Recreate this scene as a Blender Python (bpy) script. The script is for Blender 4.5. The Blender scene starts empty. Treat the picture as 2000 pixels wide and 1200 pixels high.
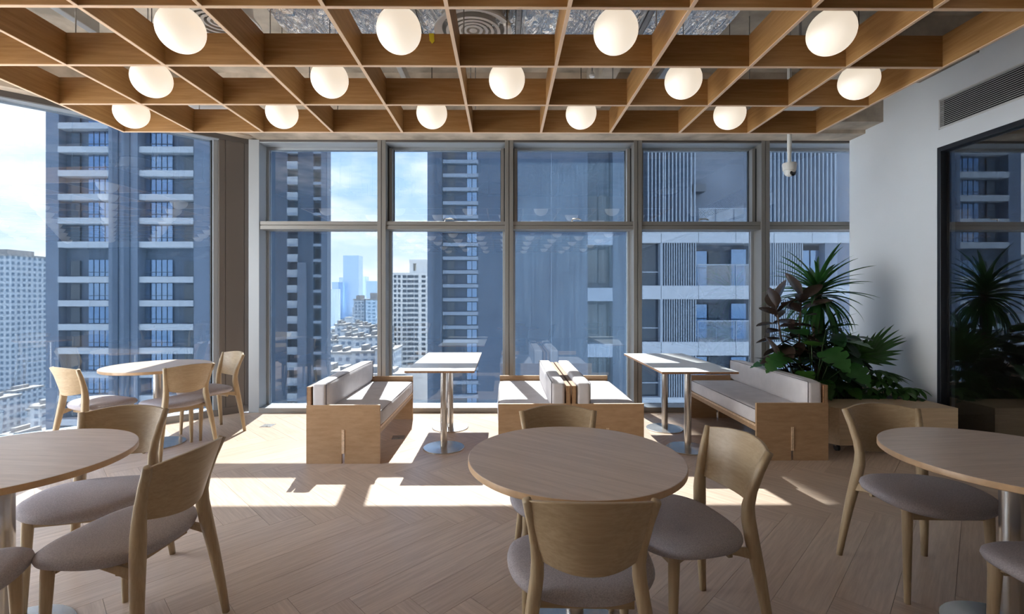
import bpy, bmesh, math, random
from mathutils import Vector, Matrix, Euler
random.seed(7)
S = bpy.context.scene
C = S.collection
PI = math.pi

# ------------------------------------------------------------------ camera
cam_d = bpy.data.cameras.new('camera')
cam_d.sensor_width = 36.0
cam_d.lens = 935.0 / 2000.0 * 36.0
cam_d.shift_x = 9.0 / 2000.0
cam_d.shift_y = -22.0 / 2000.0
cam_d.clip_start = 0.05
cam_d.clip_end = 9000
cam = bpy.data.objects.new('camera', cam_d)
cam.location = (0, 0, 1.40)
cam.rotation_euler = (PI / 2, 0, -0.0065)
C.objects.link(cam)
S.camera = cam

# ------------------------------------------------------------------ exposure, world, sun
S.view_settings.view_transform = 'Standard'
S.view_settings.look = 'None'
S.view_settings.gamma = 1.0
S.view_settings.use_curve_mapping = False
S.view_settings.exposure = 0.76
SKY = 7.9
SUN = 85.0

w = bpy.data.worlds.new('world')
S.world = w
w.use_nodes = True
nt = w.node_tree
for n in list(nt.nodes):
    nt.nodes.remove(n)
def wn(t, **k):
    n = nt.nodes.new(t)
    for a, b in k.items():
        setattr(n, a, b)
    return n
tc = wn('ShaderNodeTexCoord')
sep = wn('ShaderNodeSeparateXYZ')
nt.links.new(tc.outputs['Generated'], sep.inputs[0])
ramp = wn('ShaderNodeValToRGB')
e = ramp.color_ramp.elements
e[0].position = 0.0; e[0].color = (0.30, 0.40, 0.52, 1)
e[1].position = 1.0; e[1].color = (0.20, 0.42, 0.85, 1)
for p, c in ((0.495, (0.70, 0.82, 0.92, 1)), (0.52, (0.88, 0.91, 0.94, 1)), (0.60, (0.56, 0.71, 0.92, 1)), (0.72, (0.36, 0.57, 0.90, 1))):
    q = e.new(p); q.color = c
mr = wn('ShaderNodeMapRange')
mr.inputs['From Min'].default_value = -1; mr.inputs['From Max'].default_value = 1
nt.links.new(sep.outputs['Z'], mr.inputs['Value'])
nt.links.new(mr.outputs[0], ramp.inputs[0])
# clouds: a flat layer projected from the view direction
zc = wn('ShaderNodeMath', operation='ADD'); zc.inputs[1].default_value = 0.22
nt.links.new(sep.outputs['Z'], zc.inputs[0])
zm = wn('ShaderNodeMath', operation='MAXIMUM'); zm.inputs[1].default_value = 0.05
nt.links.new(zc.outputs[0], zm.inputs[0])
dv = wn('ShaderNodeVectorMath', operation='DIVIDE')
nt.links.new(tc.outputs['Generated'], dv.inputs[0])
cmb = wn('ShaderNodeCombineXYZ')
for i in range(3):
    nt.links.new(zm.outputs[0], cmb.inputs[i])
nt.links.new(cmb.outputs[0], dv.inputs[1])
nz = wn('ShaderNodeTexNoise')
nz.inputs['Scale'].default_value = 1.1
nz.inputs['Detail'].default_value = 9
nz.inputs['Roughness'].default_value = 0.58
mpw = wn('ShaderNodeMapping'); mpw.inputs['Location'].default_value = (0.35, 0.9, 0.0)
nt.links.new(dv.outputs[0], mpw.inputs[0])
nt.links.new(mpw.outputs[0], nz.inputs['Vector'])
cr = wn('ShaderNodeValToRGB')
cr.color_ramp.elements[0].position = 0.43
cr.color_ramp.elements[1].position = 0.58
nt.links.new(nz.outputs['Fac'], cr.inputs[0])
mx = wn('ShaderNodeMix', data_type='RGBA')
mx.inputs[7].default_value = (1.16, 1.08, 1.0, 1)
nt.links.new(cr.outputs[0], mx.inputs[0])
nt.links.new(ramp.outputs[0], mx.inputs[6])
bg = wn('ShaderNodeBackground'); bg.inputs[1].default_value = SKY
wo = wn('ShaderNodeOutputWorld')
nt.links.new(mx.outputs[2], bg.inputs[0])
nt.links.new(bg.outputs[0], wo.inputs[0])

sd = bpy.data.lights.new('sun', 'SUN')
sd.energy = SUN
sd.color = (1.0, 0.87, 0.72)
sd.angle = math.radians(0.53)
sun = bpy.data.objects.new('sun', sd)
sun.rotation_euler = Vector((0.156, -1.0, -1.107)).to_track_quat('-Z', 'Y').to_euler()
sun.location = (-10, 60, 70)
C.objects.link(sun)

# ------------------------------------------------------------------ materials
MATS = {}
def newmat(name):
    m = bpy.data.materials.new(name)
    m.use_nodes = True
    t = m.node_tree
    b = t.nodes['Principled BSDF']
    MATS[name] = m
    return m, t, b
def N(t, typ, **k):
    n = t.nodes.new(typ)
    for a, b in k.items():
        setattr(n, a, b)
    return n
def plain(name, col, rough=0.5, metal=0.0, var=0.0, scale=8.0, bump=0.0, bscale=60.0, spec=0.5, trans=0.0):
    m, t, b = newmat(name)
    b.inputs['Roughness'].default_value = rough
    b.inputs['Metallic'].default_value = metal
    b.inputs['Specular IOR Level'].default_value = spec
    b.inputs['Base Color'].default_value = (*col, 1)
    co = N(t, 'ShaderNodeTexCoord')
    if var > 0:
        nz = N(t, 'ShaderNodeTexNoise'); nz.inputs['Scale'].default_value = scale; nz.inputs['Detail'].default_value = 6
        t.links.new(co.outputs['Object'], nz.inputs['Vector'])
        r = N(t, 'ShaderNodeValToRGB')
        r.color_ramp.elements[0].position = 0.3; r.color_ramp.elements[1].position = 0.7
        r.color_ramp.elements[0].color = (*[max(0, c * (1 - var)) for c in col], 1)
        r.color_ramp.elements[1].color = (*[min(1, c * (1 + var)) for c in col], 1)
        t.links.new(nz.outputs['Fac'], r.inputs[0])
        t.links.new(r.outputs[0], b.inputs['Base Color'])
    if bump > 0:
        nb = N(t, 'ShaderNodeTexNoise'); nb.inputs['Scale'].default_value = bscale; nb.inputs['Detail'].default_value = 3
        t.links.new(co.outputs['Object'], nb.inputs['Vector'])
        bp = N(t, 'ShaderNodeBump'); bp.inputs['Strength'].default_value = bump; bp.inputs['Distance'].default_value = 0.01
        t.links.new(nb.outputs['Fac'], bp.inputs['Height'])
        t.links.new(bp.outputs[0], b.inputs['Normal'])
    if trans > 0:
        tr = N(t, 'ShaderNodeBsdfTranslucent'); tr.inputs[0].default_value = (*[min(1, c * 1.6) for c in col], 1)
        ms = N(t, 'ShaderNodeMixShader'); ms.inputs[0].default_value = trans
        t.links.new(b.outputs[0], ms.inputs[1]); t.links.new(tr.outputs[0], ms.inputs[2])
        t.links.new(ms.outputs[0], t.nodes['Material Output'].inputs[0])
    return m
def wood(name, dark, light, axis=0, rough=0.45, fine=22.0, rnd=0.12, stretch=0.06, coarse=2.2, contrast=1.0):
    """oak-like grain running along one object axis, slightly different on every piece"""
    m, t, b = newmat(name)
    b.inputs['Roughness'].default_value = rough
    b.inputs['Specular IOR Level'].default_value = 0.4
    co = N(t, 'ShaderNodeTexCoord'); oi = N(t, 'ShaderNodeObjectInfo')
    ad = N(t, 'ShaderNodeVectorMath', operation='ADD')
    sc = N(t, 'ShaderNodeVectorMath', operation='SCALE'); sc.inputs[3].default_value = 17.0
    cb = N(t, 'ShaderNodeCombineXYZ')
    for i in range(3):
        t.links.new(oi.outputs['Random'], cb.inputs[i])
    t.links.new(cb.outputs[0], sc.inputs[0])
    t.links.new(co.outputs['Object'], ad.inputs[0]); t.links.new(sc.outputs[0], ad.inputs[1])
    mp = N(t, 'ShaderNodeMapping')
    s = [1.0, 1.0, 1.0]; s[axis] = stretch
    mp.inputs['Scale'].default_value = s
    t.links.new(ad.outputs[0], mp.inputs[0])
    n1 = N(t, 'ShaderNodeTexNoise'); n1.inputs['Scale'].default_value = fine * 4; n1.inputs['Detail'].default_value = 4; n1.inputs['Roughness'].default_value = 0.65
    n2 = N(t, 'ShaderNodeTexNoise'); n2.inputs['Scale'].default_value = coarse * 3; n2.inputs['Detail'].default_value = 3; n2.inputs['Distortion'].default_value = 0.6
    t.links.new(mp.outputs[0], n1.inputs['Vector']); t.links.new(mp.outputs[0], n2.inputs['Vector'])
    wv = N(t, 'ShaderNodeMath', operation='MULTIPLY'); wv.inputs[1].default_value = 46.0
    t.links.new(n2.outputs['Fac'], wv.inputs[0])
    sn = N(t, 'ShaderNodeMath', operation='SINE'); t.links.new(wv.outputs[0], sn.inputs[0])
    a1 = N(t, 'ShaderNodeMath', operation='MULTIPLY_ADD'); a1.inputs[1].default_value = 0.10 * contrast; a1.inputs[2].default_value = 0.0
    t.links.new(sn.outputs[0], a1.inputs[0])
    a2 = N(t, 'ShaderNodeMath', operation='ADD'); t.links.new(a1.outputs[0], a2.inputs[0]); t.links.new(n1.outputs['Fac'], a2.inputs[1])
    a3 = N(t, 'ShaderNodeMath', operation='MULTIPLY_ADD'); a3.inputs[1].default_value = rnd * 2; a3.inputs[2].default_value = -rnd
    t.links.new(oi.outputs['Random'], a3.inputs[0])
    a4 = N(t, 'ShaderNodeMath', operation='ADD'); t.links.new(a2.outputs[0], a4.inputs[0]); t.links.new(a3.outputs[0], a4.inputs[1])
    r = N(t, 'ShaderNodeValToRGB')
    r.color_ramp.elements[0].position = 0.22; r.color_ramp.elements[1].position = 0.78
    r.color_ramp.elements[0].color = (*dark, 1); r.color_ramp.elements[1].color = (*light, 1)
    t.links.new(a4.outputs[0], r.inputs[0])
    t.links.new(r.outputs[0], b.inputs['Base Color'])
    bp = N(t, 'ShaderNodeBump'); bp.inputs['Strength'].default_value = 0.12; bp.inputs['Distance'].default_value = 0.004
    t.links.new(n1.outputs['Fac'], bp.inputs['Height']); t.links.new(bp.outputs[0], b.inputs['Normal'])
    return m
def emit(name, col, strength):
    m, t, b = newmat(name)
    b.inputs['Base Color'].default_value = (0.9, 0.88, 0.84, 1)
    b.inputs['Roughness'].default_value = 0.35
    b.inputs['Emission Color'].default_value = (*col, 1)
    b.inputs['Emission Strength'].default_value = strength
    return m
def glass(name, tint, refl, dust, haze=(0.85, 0.92, 1.0)):
    """coated pane: tinted transmission, mirror share by angle, and a film of dried-rain dust tinted as haze"""
    m, t, b = newmat(name)
    t.nodes.remove(b)
    out = t.nodes['Material Output']
    tr = N(t, 'ShaderNodeBsdfTransparent'); tr.inputs[0].default_value = (*tint, 1)
    gl = N(t, 'ShaderNodeBsdfGlossy'); gl.inputs['Roughness'].default_value = 0.0; gl.inputs[0].default_value = (0.95, 0.97, 1, 1)
    ge = N(t, 'ShaderNodeNewGeometry')
    dt = N(t, 'ShaderNodeVectorMath', operation='DOT_PRODUCT'); t.links.new(ge.outputs['Normal'], dt.inputs[0]); t.links.new(ge.outputs['Incoming'], dt.inputs[1])
    ab = N(t, 'ShaderNodeMath', operation='ABSOLUTE'); t.links.new(dt.outputs['Value'], ab.inputs[0])
    om = N(t, 'ShaderNodeMath', operation='SUBTRACT'); om.inputs[0].default_value = 1.0; t.links.new(ab.outputs[0], om.inputs[1])
    fr = N(t, 'ShaderNodeMath', operation='POWER'); fr.inputs[1].default_value = 5.0; t.links.new(om.outputs[0], fr.inputs[0])
    fa = N(t, 'ShaderNodeMath', operation='MULTIPLY_ADD', use_clamp=True); fa.inputs[1].default_value = 0.9; fa.inputs[2].default_value = 0.04 + refl
    t.links.new(fr.outputs[0], fa.inputs[0])
    m1 = N(t, 'ShaderNodeMixShader')
    t.links.new(fa.outputs[0], m1.inputs[0]); t.links.new(tr.outputs[0], m1.inputs[1]); t.links.new(gl.outputs[0], m1.inputs[2])
    if dust > 0:
        co = N(t, 'ShaderNodeTexCoord')
        mp = N(t, 'ShaderNodeMapping'); mp.inputs['Scale'].default_value = (36, 36, 0.45)
        t.links.new(co.outputs['Object'], mp.inputs[0])
        n1 = N(t, 'ShaderNodeTexNoise'); n1.inputs['Scale'].default_value = 1.6; n1.inputs['Detail'].default_value = 5
        t.links.new(mp.outputs[0], n1.inputs['Vector'])
        n2 = N(t, 'ShaderNodeTexNoise'); n2.inputs['Scale'].default_value = 1.3; n2.inputs['Detail'].default_value = 2
        t.links.new(co.outputs['Object'], n2.inputs['Vector'])
        n3 = N(t, 'ShaderNodeTexNoise'); n3.inputs['Scale'].default_value = 110; n3.inputs['Detail'].default_value = 1
        t.links.new(co.outputs['Object'], n3.inputs['Vector'])
        r1 = N(t, 'ShaderNodeMapRange'); r1.inputs['From Min'].default_value = 0.42; r1.inputs['From Max'].default_value = 0.72
        t.links.new(n1.outputs['Fac'], r1.inputs[0])
        r2 = N(t, 'ShaderNodeMapRange'); r2.inputs['From Min'].default_value = 0.3; r2.inputs['From Max'].default_value = 0.7; r2.inputs['To Min'].default_value = 0.5; r2.inputs['To Max'].default_value = 1.1
        t.links.new(n2.outputs['Fac'], r2.inputs[0])
        r3 = N(t, 'ShaderNodeMapRange'); r3.inputs['From Min'].default_value = 0.4; r3.inputs['From Max'].default_value = 0.75; r3.inputs['To Min'].default_value = 0.6; r3.inputs['To Max'].default_value = 1.5
        t.links.new(n3.outputs['Fac'], r3.inputs[0])
        k = N(t, 'ShaderNodeMath', operation='MULTIPLY_ADD'); k.inputs[1].default_value = 0.9; k.inputs[2].default_value = 0.7
        t.links.new(r1.outputs[0], k.inputs[0])
        k2 = N(t, 'ShaderNodeMath', operation='MULTIPLY'); t.links.new(k.outputs[0], k2.inputs[0]); t.links.new(r2.outputs[0], k2.inputs[1])
        k4 = N(t, 'ShaderNodeMath', operation='MULTIPLY'); t.links.new(k2.outputs[0], k4.inputs[0]); t.links.new(r3.outputs[0], k4.inputs[1])
        k3 = N(t, 'ShaderNodeMath', operation='MULTIPLY', use_clamp=True); k3.inputs[1].default_value = dust
        t.links.new(k4.outputs[0], k3.inputs[0])
        tl = N(t, 'ShaderNodeBsdfTranslucent'); tl.inputs[0].default_value = (*haze, 1)
        m2 = N(t, 'ShaderNodeMixShader')
        t.links.new(k3.outputs[0], m2.inputs[0]); t.links.new(m1.outputs[0], m2.inputs[1]); t.links.new(tl.outputs[0], m2.inputs[2])
        t.links.new(m2.outputs[0], out.inputs[0])
    else:
        t.links.new(m1.outputs[0], out.inputs[0])
    return m

wood('floor_oak', (0.46, 0.34, 0.255), (0.66, 0.515, 0.40), axis=0, rough=0.31, rnd=0.12, fine=18, contrast=0.6)
plain('floor_base', (0.16, 0.105, 0.075), 0.8)
wood('slat_oak', (0.30, 0.148, 0.044), (0.43, 0.238, 0.092), axis=0, rough=0.5, rnd=0.08, contrast=0.9)
wood('slat_oak_y', (0.30, 0.148, 0.044), (0.43, 0.238, 0.092), axis=1, rough=0.5, rnd=0.08, contrast=0.9)
plain('slat_edge_lit', (0.82, 0.61, 0.43), 0.5)  # bounce light from the sunny floor is brightened into this edge colour
wood('table_oak', (0.52, 0.40, 0.31), (0.67, 0.535, 0.43), axis=0, rough=0.32, rnd=0.04, fine=26)
plain('table_edge', (0.56, 0.36, 0.20), 0.4, var=0.12, scale=20)
wood('chair_oak', (0.37, 0.265, 0.15), (0.49, 0.37, 0.23), axis=2, rough=0.42, rnd=0.04, fine=30, contrast=0.6)
wood('chair_oak_x', (0.37, 0.265, 0.15), (0.49, 0.37, 0.23), axis=0, rough=0.40, rnd=0.04, fine=30, contrast=0.6)
wood('ply_birch', (0.37, 0.22, 0.11), (0.48, 0.31, 0.175), axis=0, rough=0.5, rnd=0.03, coarse=1.0, stretch=0.22, fine=12, contrast=0.7)
plain('ply_edge_dark', (0.30, 0.16, 0.08), 0.55, var=0.3, scale=60)
plain('ply_edge', (0.72, 0.52, 0.34), 0.55, var=0.2, scale=60)
wood('planter_ash', (0.58, 0.42, 0.26), (0.72, 0.55, 0.36), axis=0, rough=0.5, rnd=0.03)
plain('laminate_white', (0.86, 0.86, 0.84), 0.35)
plain('seat_fabric', (0.43, 0.39, 0.395), 0.95, var=0.22, scale=260, bump=0.35, bscale=700, spec=0.15)
plain('bench_fabric', (0.69, 0.66, 0.665), 0.95, var=0.06, scale=9, bump=0.25, bscale=500, spec=0.15)
plain('piping', (0.12, 0.11, 0.12), 0.9)
plain('brushed_steel', (0.62, 0.60, 0.57), 0.27, metal=1.0, bump=0.03, bscale=300)
plain('aluminium', (0.27, 0.262, 0.25), 0.42, metal=0.35)
plain('aluminium_light', (0.38, 0.41, 0.44), 0.4, metal=0.3)
plain('column_panel', (0.165, 0.147, 0.134), 0.42, metal=0.3)
plain('gasket', (0.025, 0.028, 0.03), 0.6)
plain('groove', (0.10, 0.09, 0.085), 0.6)
plain('wall_paint', (0.82, 0.85, 0.885), 0.85, var=0.025, scale=1.5)
plain('concrete', (0.50, 0.42, 0.335), 0.9, var=0.35, scale=3.5, bump=0.5, bscale=14)
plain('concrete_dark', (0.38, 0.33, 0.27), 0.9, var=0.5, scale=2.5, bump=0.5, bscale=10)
plain('black_frame', (0.016, 0.019, 0.026), 0.35)
plain('vent_white', (0.70, 0.70, 0.69), 0.5)
plain('vent_dark', (0.02, 0.02, 0.02), 0.9)
plain('plastic_white', (0.80, 0.80, 0.78), 0.35)
plain('lens_black', (0.01, 0.01, 0.012), 0.12)
plain('duct_steel', (0.50, 0.50, 0.49), 0.38, metal=0.8)
plain('diffuser_grey', (0.74, 0.74, 0.73), 0.45, metal=0.2)
plain('dark_inside', (0.02, 0.02, 0.022), 0.9)
plain('rod_steel', (0.40, 0.39, 0.38), 0.4, metal=0.9)
plain('tape_yellow', (0.75, 0.62, 0.03), 0.5)
plain('soil', (0.035, 0.022, 0.014), 0.95, var=0.5, scale=40, bump=0.8, bscale=60)
plain('leaf_green', (0.036, 0.125, 0.028), 0.42, var=0.35, scale=6, trans=0.18)
plain('leaf_dark', (0.018, 0.055, 0.022), 0.40, var=0.35, scale=7, trans=0.12)
plain('leaf_bright', (0.055, 0.16, 0.022), 0.45, var=0.3, scale=7, trans=0.2)
plain('leaf_burgundy', (0.055, 0.036, 0.028), 0.27, var=0.35, scale=6, trans=0.06)
plain('leaf_palm', (0.050, 0.140, 0.032), 0.45, var=0.3, scale=6, trans=0.15)
plain('stem_green', (0.05, 0.10, 0.03), 0.55)
plain('stem_brown', (0.10, 0.065, 0.04), 0.8, var=0.4, scale=30, bump=0.5, bscale=50)
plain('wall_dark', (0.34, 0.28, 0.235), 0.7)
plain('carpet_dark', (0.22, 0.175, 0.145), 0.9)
plain('caster_black', (0.03, 0.03, 0.032), 0.4)
emit('globe_glass', (1.0, 0.88, 0.72), 0.42)
glass('window_glass', (0.277, 0.304, 0.334), 0.042, 0.0035, (0.34, 0.64, 1.0))  # blue of the dust also paints a haze veil over the towers
glass('window_glass_dusty', (0.277, 0.304, 0.334), 0.042, 0.0100, (0.38, 0.66, 1.0))  # heavier dust, with the same haze veil in its blue
glass('partition_glass', (0.62, 0.64, 0.66), 0.17, 0.0)
glass('clear_glass', (0.97, 0.98, 0.98), 0.0, 0.0)  # only for the added unseen panes of the left wall
glass('rail_glass', (0.75, 0.85, 0.92), 0.06, 0.0)
# foil of the duct
m, t, b = newmat('foil')
b.inputs['Base Color'].default_value = (0.90, 0.89, 0.87, 1); b.inputs['Metallic'].default_value = 0.95; b.inputs['Roughness'].default_value = 0.16
co = N(t, 'ShaderNodeTexCoord'); mp = N(t, 'ShaderNodeMapping'); mp.inputs['Scale'].default_value = (2.2, 0.7, 1.0); mp.inputs['Rotation'].default_value = (0, 0, 0.6)
t.links.new(co.outputs['Object'], mp.inputs[0])
v = N(t, 'ShaderNodeTexNoise'); v.inputs['Scale'].default_value = 7; v.inputs['Detail'].default_value = 4; v.inputs['Distortion'].default_value = 1.6
t.links.new(mp.outputs[0], v.inputs['Vector'])
bp = N(t, 'ShaderNodeBump'); bp.inputs['Strength'].default_value = 0.9; bp.inputs['Distance'].default_value = 0.06
t.links.new(v.outputs['Fac'], bp.inputs['Height']); t.links.new(bp.outputs[0], b.inputs['Normal'])
# city materials
plain('tower_dark', (0.060, 0.095, 0.15), 0.55, var=0.10, scale=0.4)
plain('tower_mid', (0.13, 0.175, 0.245), 0.6, var=0.08, scale=0.3)
plain('tower_concrete', (0.30, 0.30, 0.31), 0.7, var=0.08, scale=0.3)
plain('spandrel', (0.42, 0.47, 0.52), 0.6, var=0.04, scale=0.6)
plain('spandrel_grey', (0.26, 0.32, 0.40), 0.6)
plain('pane_blue', (0.16, 0.26, 0.42), 0.06, metal=0.75)
plain('pane_dark', (0.055, 0.075, 0.10), 0.08, metal=0.5)
plain('fin_metal', (0.30, 0.36, 0.43), 0.5, metal=0.2)
plain('fin_dark', (0.12, 0.14, 0.165), 0.5, metal=0.2)
plain('facade_cream', (0.72, 0.71, 0.68), 0.8, var=0.05, scale=0.1)
plain('facade_grey', (0.52, 0.56, 0.60), 0.8)
plain('roof_pale', (0.30, 0.29, 0.28), 0.8, var=0.15, scale=0.2)
plain('skyline_glass', (0.50, 0.66, 0.86), 0.25, metal=0.7)  # bluish glass; its pale tone stands in for distance haze
plain('skyline_haze', (0.66, 0.78, 0.92), 0.5, metal=0.3)  # distance haze put into the base colour of far buildings
plain('city_ground', (0.34, 0.36, 0.36), 0.9, var=0.45, scale=0.03)
plain('concrete_ext', (0.22, 0.26, 0.32), 0.8, var=0.12, scale=0.5)

# ------------------------------------------------------------------ mesh helpers
class MB:
    def __init__(s):
        s.v = []; s.f = []
    def add(s, vs, fs):
        o = len(s.v)
        s.v += [tuple(p) for p in vs]
        s.f += [tuple(i + o for i in q) for q in fs]
        return s
    def box(s, x0, x1, y0, y1, z0, z1):
        return s.add([(x0, y0, z0), (x1, y0, z0), (x1, y1, z0), (x0, y1, z0), (x0, y0, z1), (x1, y0, z1), (x1, y1, z1), (x0, y1, z1)],
                     [(0, 3, 2, 1), (4, 5, 6, 7), (0, 1, 5, 4), (1, 2, 6, 5), (2, 3, 7, 6), (3, 0, 4, 7)])
    def prism(s, poly, z0, z1):
        n = len(poly)
        vs = [(x, y, z0) for x, y in poly] + [(x, y, z1) for x, y in poly]
        fs = [tuple(reversed(range(n))), tuple(range(n, 2 * n))]
        fs += [(i, (i + 1) % n, n + (i + 1) % n, n + i) for i in range(n)]
        return s.add(vs, fs)
    def prism_y(s, poly, y0, y1):           # poly in x,z
        n = len(poly)
        vs = [(x, y0, z) for x, z in poly] + [(x, y1, z) for x, z in poly]
        fs = [tuple(range(n)), tuple(reversed(range(n, 2 * n)))]
        fs += [((i + 1) % n, i, n + i, n + (i + 1) % n) for i in range(n)]
        return s.add(vs, fs)
    def lathe(s, prof, n=32, c=(0, 0, 0), cap=True):
        vs = []; fs = []
        for r, z in prof:
            for k in range(n):
                a = 2 * PI * k / n
                vs.append((c[0] + r * math.cos(a), c[1] + r * math.sin(a), c[2] + z))
        for i in range(len(prof) - 1):
            for k in range(n):
                k2 = (k + 1) % n
                fs.append((i * n + k, i * n + k2, (i + 1) * n + k2, (i + 1) * n + k))
        if cap:
            fs.append(tuple(reversed(range(n))))
            fs.append(tuple((len(prof) - 1) * n + k for k in range(n)))
        return s.add(vs, fs)
    def tube(s, path, radii, n=8, sq=1.0, flat=None, phase=0.0):
        """sweep; flat=(a,b) scales the two profile axes"""
        P = [Vector(p) for p in path]
        vs = []; fs = []
        up = Vector((0, 1, 0))
        for i, p in enumerate(P):
            d = (P[min(i + 1, len(P) - 1)] - P[max(i - 1, 0)]).normalized()
            a = up.cross(d)
            if a.length < 1e-3:
                a = Vector((1, 0, 0)).cross(d)
            a.normalize(); b_ = d.cross(a)
            r = radii[i] if hasattr(radii, '__len__') else radii
            ra, rb = (r if not hasattr(r, '__len__') else r[0]), (r if not hasattr(r, '__len__') else r[1])
            for k in range(n):
                t_ = 2 * PI * k / n + phase
                ct, st = math.cos(t_), math.sin(t_)
                ct = math.copysign(abs(ct) ** sq, ct); st = math.copysign(abs(st) ** sq, st)
                vs.append(p + a * (ct * ra) + b_ * (st * rb))
        m = len(P)
        for i in range(m - 1):
            for k in range(n):
                k2 = (k + 1) % n
                fs.append((i * n + k, i * n + k2, (i + 1) * n + k2, (i + 1) * n + k))
        fs.append(tuple(reversed(range(n)))); fs.append(tuple((m - 1) * n + k for k in range(n)))
        return s.add(vs, fs)
    def grid_solid(s, top, bot):
        """two equal grids of points (rows of columns) closed into a solid"""
        R, Q = len(top), len(top[0])
        vs = [p for r in top for p in r] + [p for r in bot for p in r]
        o = R * Q
        fs = []
        for i in range(R - 1):
            for j in range(Q - 1):
                a = i * Q + j
                fs.append((a, a + 1, a + Q + 1, a + Q))
                fs.append((o + a, o + a + Q, o + a + Q + 1, o + a + 1))
        for j in range(Q - 1):
            fs.append((j + 1, j, o + j, o + j + 1))
            a = (R - 1) * Q + j
            fs.append((a, a + 1, o + a + 1, o + a))
        for i in range(R - 1):
            a = i * Q
            fs.append((a, a + Q, o + a + Q, o + a))
            a = i * Q + Q - 1
            fs.append((a + Q, a, o + a, o + a + Q))
        return s.add(vs, fs)
    def mesh(s, name, mat):
        me = bpy.data.meshes.new(name)
        me.from_pydata(s.v, [], s.f)
        bm = bmesh.new(); bm.from_mesh(me)
        bmesh.ops.recalc_face_normals(bm, faces=bm.faces)
        bm.to_mesh(me); bm.free()
        if mat:
            me.materials.append(MATS[mat])
        return me
    def build(s, name, mat, parent=None, smooth=False, bevel=0.0, loc=None, segs=2):
        return link(name, s.mesh(name, mat), parent, smooth, bevel, loc, segs)
def link(name, me, parent=None, smooth=False, bevel=0.0, loc=None, segs=2):
    o = bpy.data.objects.new(name, me)
    C.objects.link(o)
    if parent: o.parent = parent
    if loc: o.location = loc
    if smooth:
        me.polygons.foreach_set('use_smooth', [True] * len(me.polygons))
        if smooth != 'all':
            me.set_sharp_from_angle(angle=math.radians(smooth if smooth is not True else 40))
    if bevel > 0:
        md = o.modifiers.new('bevel', 'BEVEL'); md.width = bevel; md.segments = segs; md.limit_method = 'ANGLE'; md.angle_limit = math.radians(40)
    return o
def B(*a):
    return MB().box(*a)
def empty(name, loc=(0, 0, 0), rz=0.0):
    o = bpy.data.objects.new(name, None)
    o.empty_display_size = 0.1
    C.objects.link(o); o.location = loc; o.rotation_euler = (0, 0, rz)
    return o
def tag(o, label=None, cat=None, group=None, kind=None):
    if label: o['label'] = label
    if cat: o['category'] = cat
    if group: o['group'] = group
    if kind: o['kind'] = kind
    return o
def copy_tree(o, parent=None, kids=None):
    c = o.copy(); C.objects.link(c); c.parent = parent
    for ch in KIDS.get(o.name, []):
        copy_tree(ch, c)
    return c
KIDS = {}
def reg(o):
    """remember children once so that copies need no scene lookup"""
    bpy.context.view_layer.update()
    def rec(x):
        KIDS[x.name] = list(x.children)
        for y in x.children: rec(y)
    rec(o); return o

# ------------------------------------------------------------------ the room shell
W = 5.74            # inner face of the window wall
G = 5.96            # its glass
XR = 4.155          # right wall
D0 = Vector((-3.05, 5.85)); DD = Vector((-0.742, -0.670)).normalized()   # slanted glass wall on the left
DN = Vector((DD.y, -DD.x))        # pointing outdoors
if DN.x > 0: DN = -DN
def dg(t, n=0.0):
    p = D0 + DD * t + DN * n
    return (p.x, p.y)
P_END = dg(3.3)
XL = P_END[0]; YB = -4.0

# floor: herringbone planks
fl = MB().prism([(XL, YB), (XR + 0.02, YB), (XR + 0.5, W + 0.03), (-3.0, W + 0.03), dg(0.1), P_END], -0.03, -0.011).build('floor', 'floor_base')
tag(fl, 'pale oak herringbone plank floor', 'floor', kind='structure')
PW, PL = 0.2, 1.2
R2 = math.sqrt(0.5)
def clip(poly, nx, ny, d):          # keep nx*x+ny*y<=d
    out = []
    for i in range(len(poly)):
        a, b2 = poly[i], poly[(i + 1) % len(poly)]
        da, db = nx * a[0] + ny * a[1] - d, nx * b2[0] + ny * b2[1] - d
        if da <= 0: out.append(a)
        if (da < 0 < db) or (db < 0 < da):
            k = da / (da - db)
            out.append((a[0] + k * (b2[0] - a[0]), a[1] + k * (b2[1] - a[1])))
    return out
HALF = [(0, 1, W + 0.02), (1, 0, XR), (-1, 0, -XL), (0, -1, -YB), (DN.x, DN.y, DN.dot(D0))]
g_ = 0.0008
plank_me = B(-PL / 2 + g_, PL / 2 - g_, -PW / 2 + g_, PW / 2 - g_, -0.011, 0.0).mesh('plank', 'floor_oak')
X0p = -1.005 - ((PW + PL) * R2) ; Y0p = 2.08
planks = []
for m_ in range(-8, 9):
    for n in range(-60, 61):
        for kind in (0, 1):
            if kind == 0: u, v_ = n * PW + PL / 2, n * PW + PW / 2
            else:         u, v_ = n * PW + PW / 2, (n + 1) * PW + PL / 2
            u += m_ * PL; v_ -= m_ * PL
            x = X0p + (u + v_) * R2; y = Y0p + (-u + v_) * R2
            if x < XL - 1 or x > XR + 1 or y < YB - 1 or y > 7: continue
            ang = -PI / 4 if kind == 0 else PI / 4
            planks.append((x, y, ang))
def inview(x, y):
    return y > 1.0 and abs(x) < 1.15 * y + 0.5
stuff_planks = MB()
ca = math.cos
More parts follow.
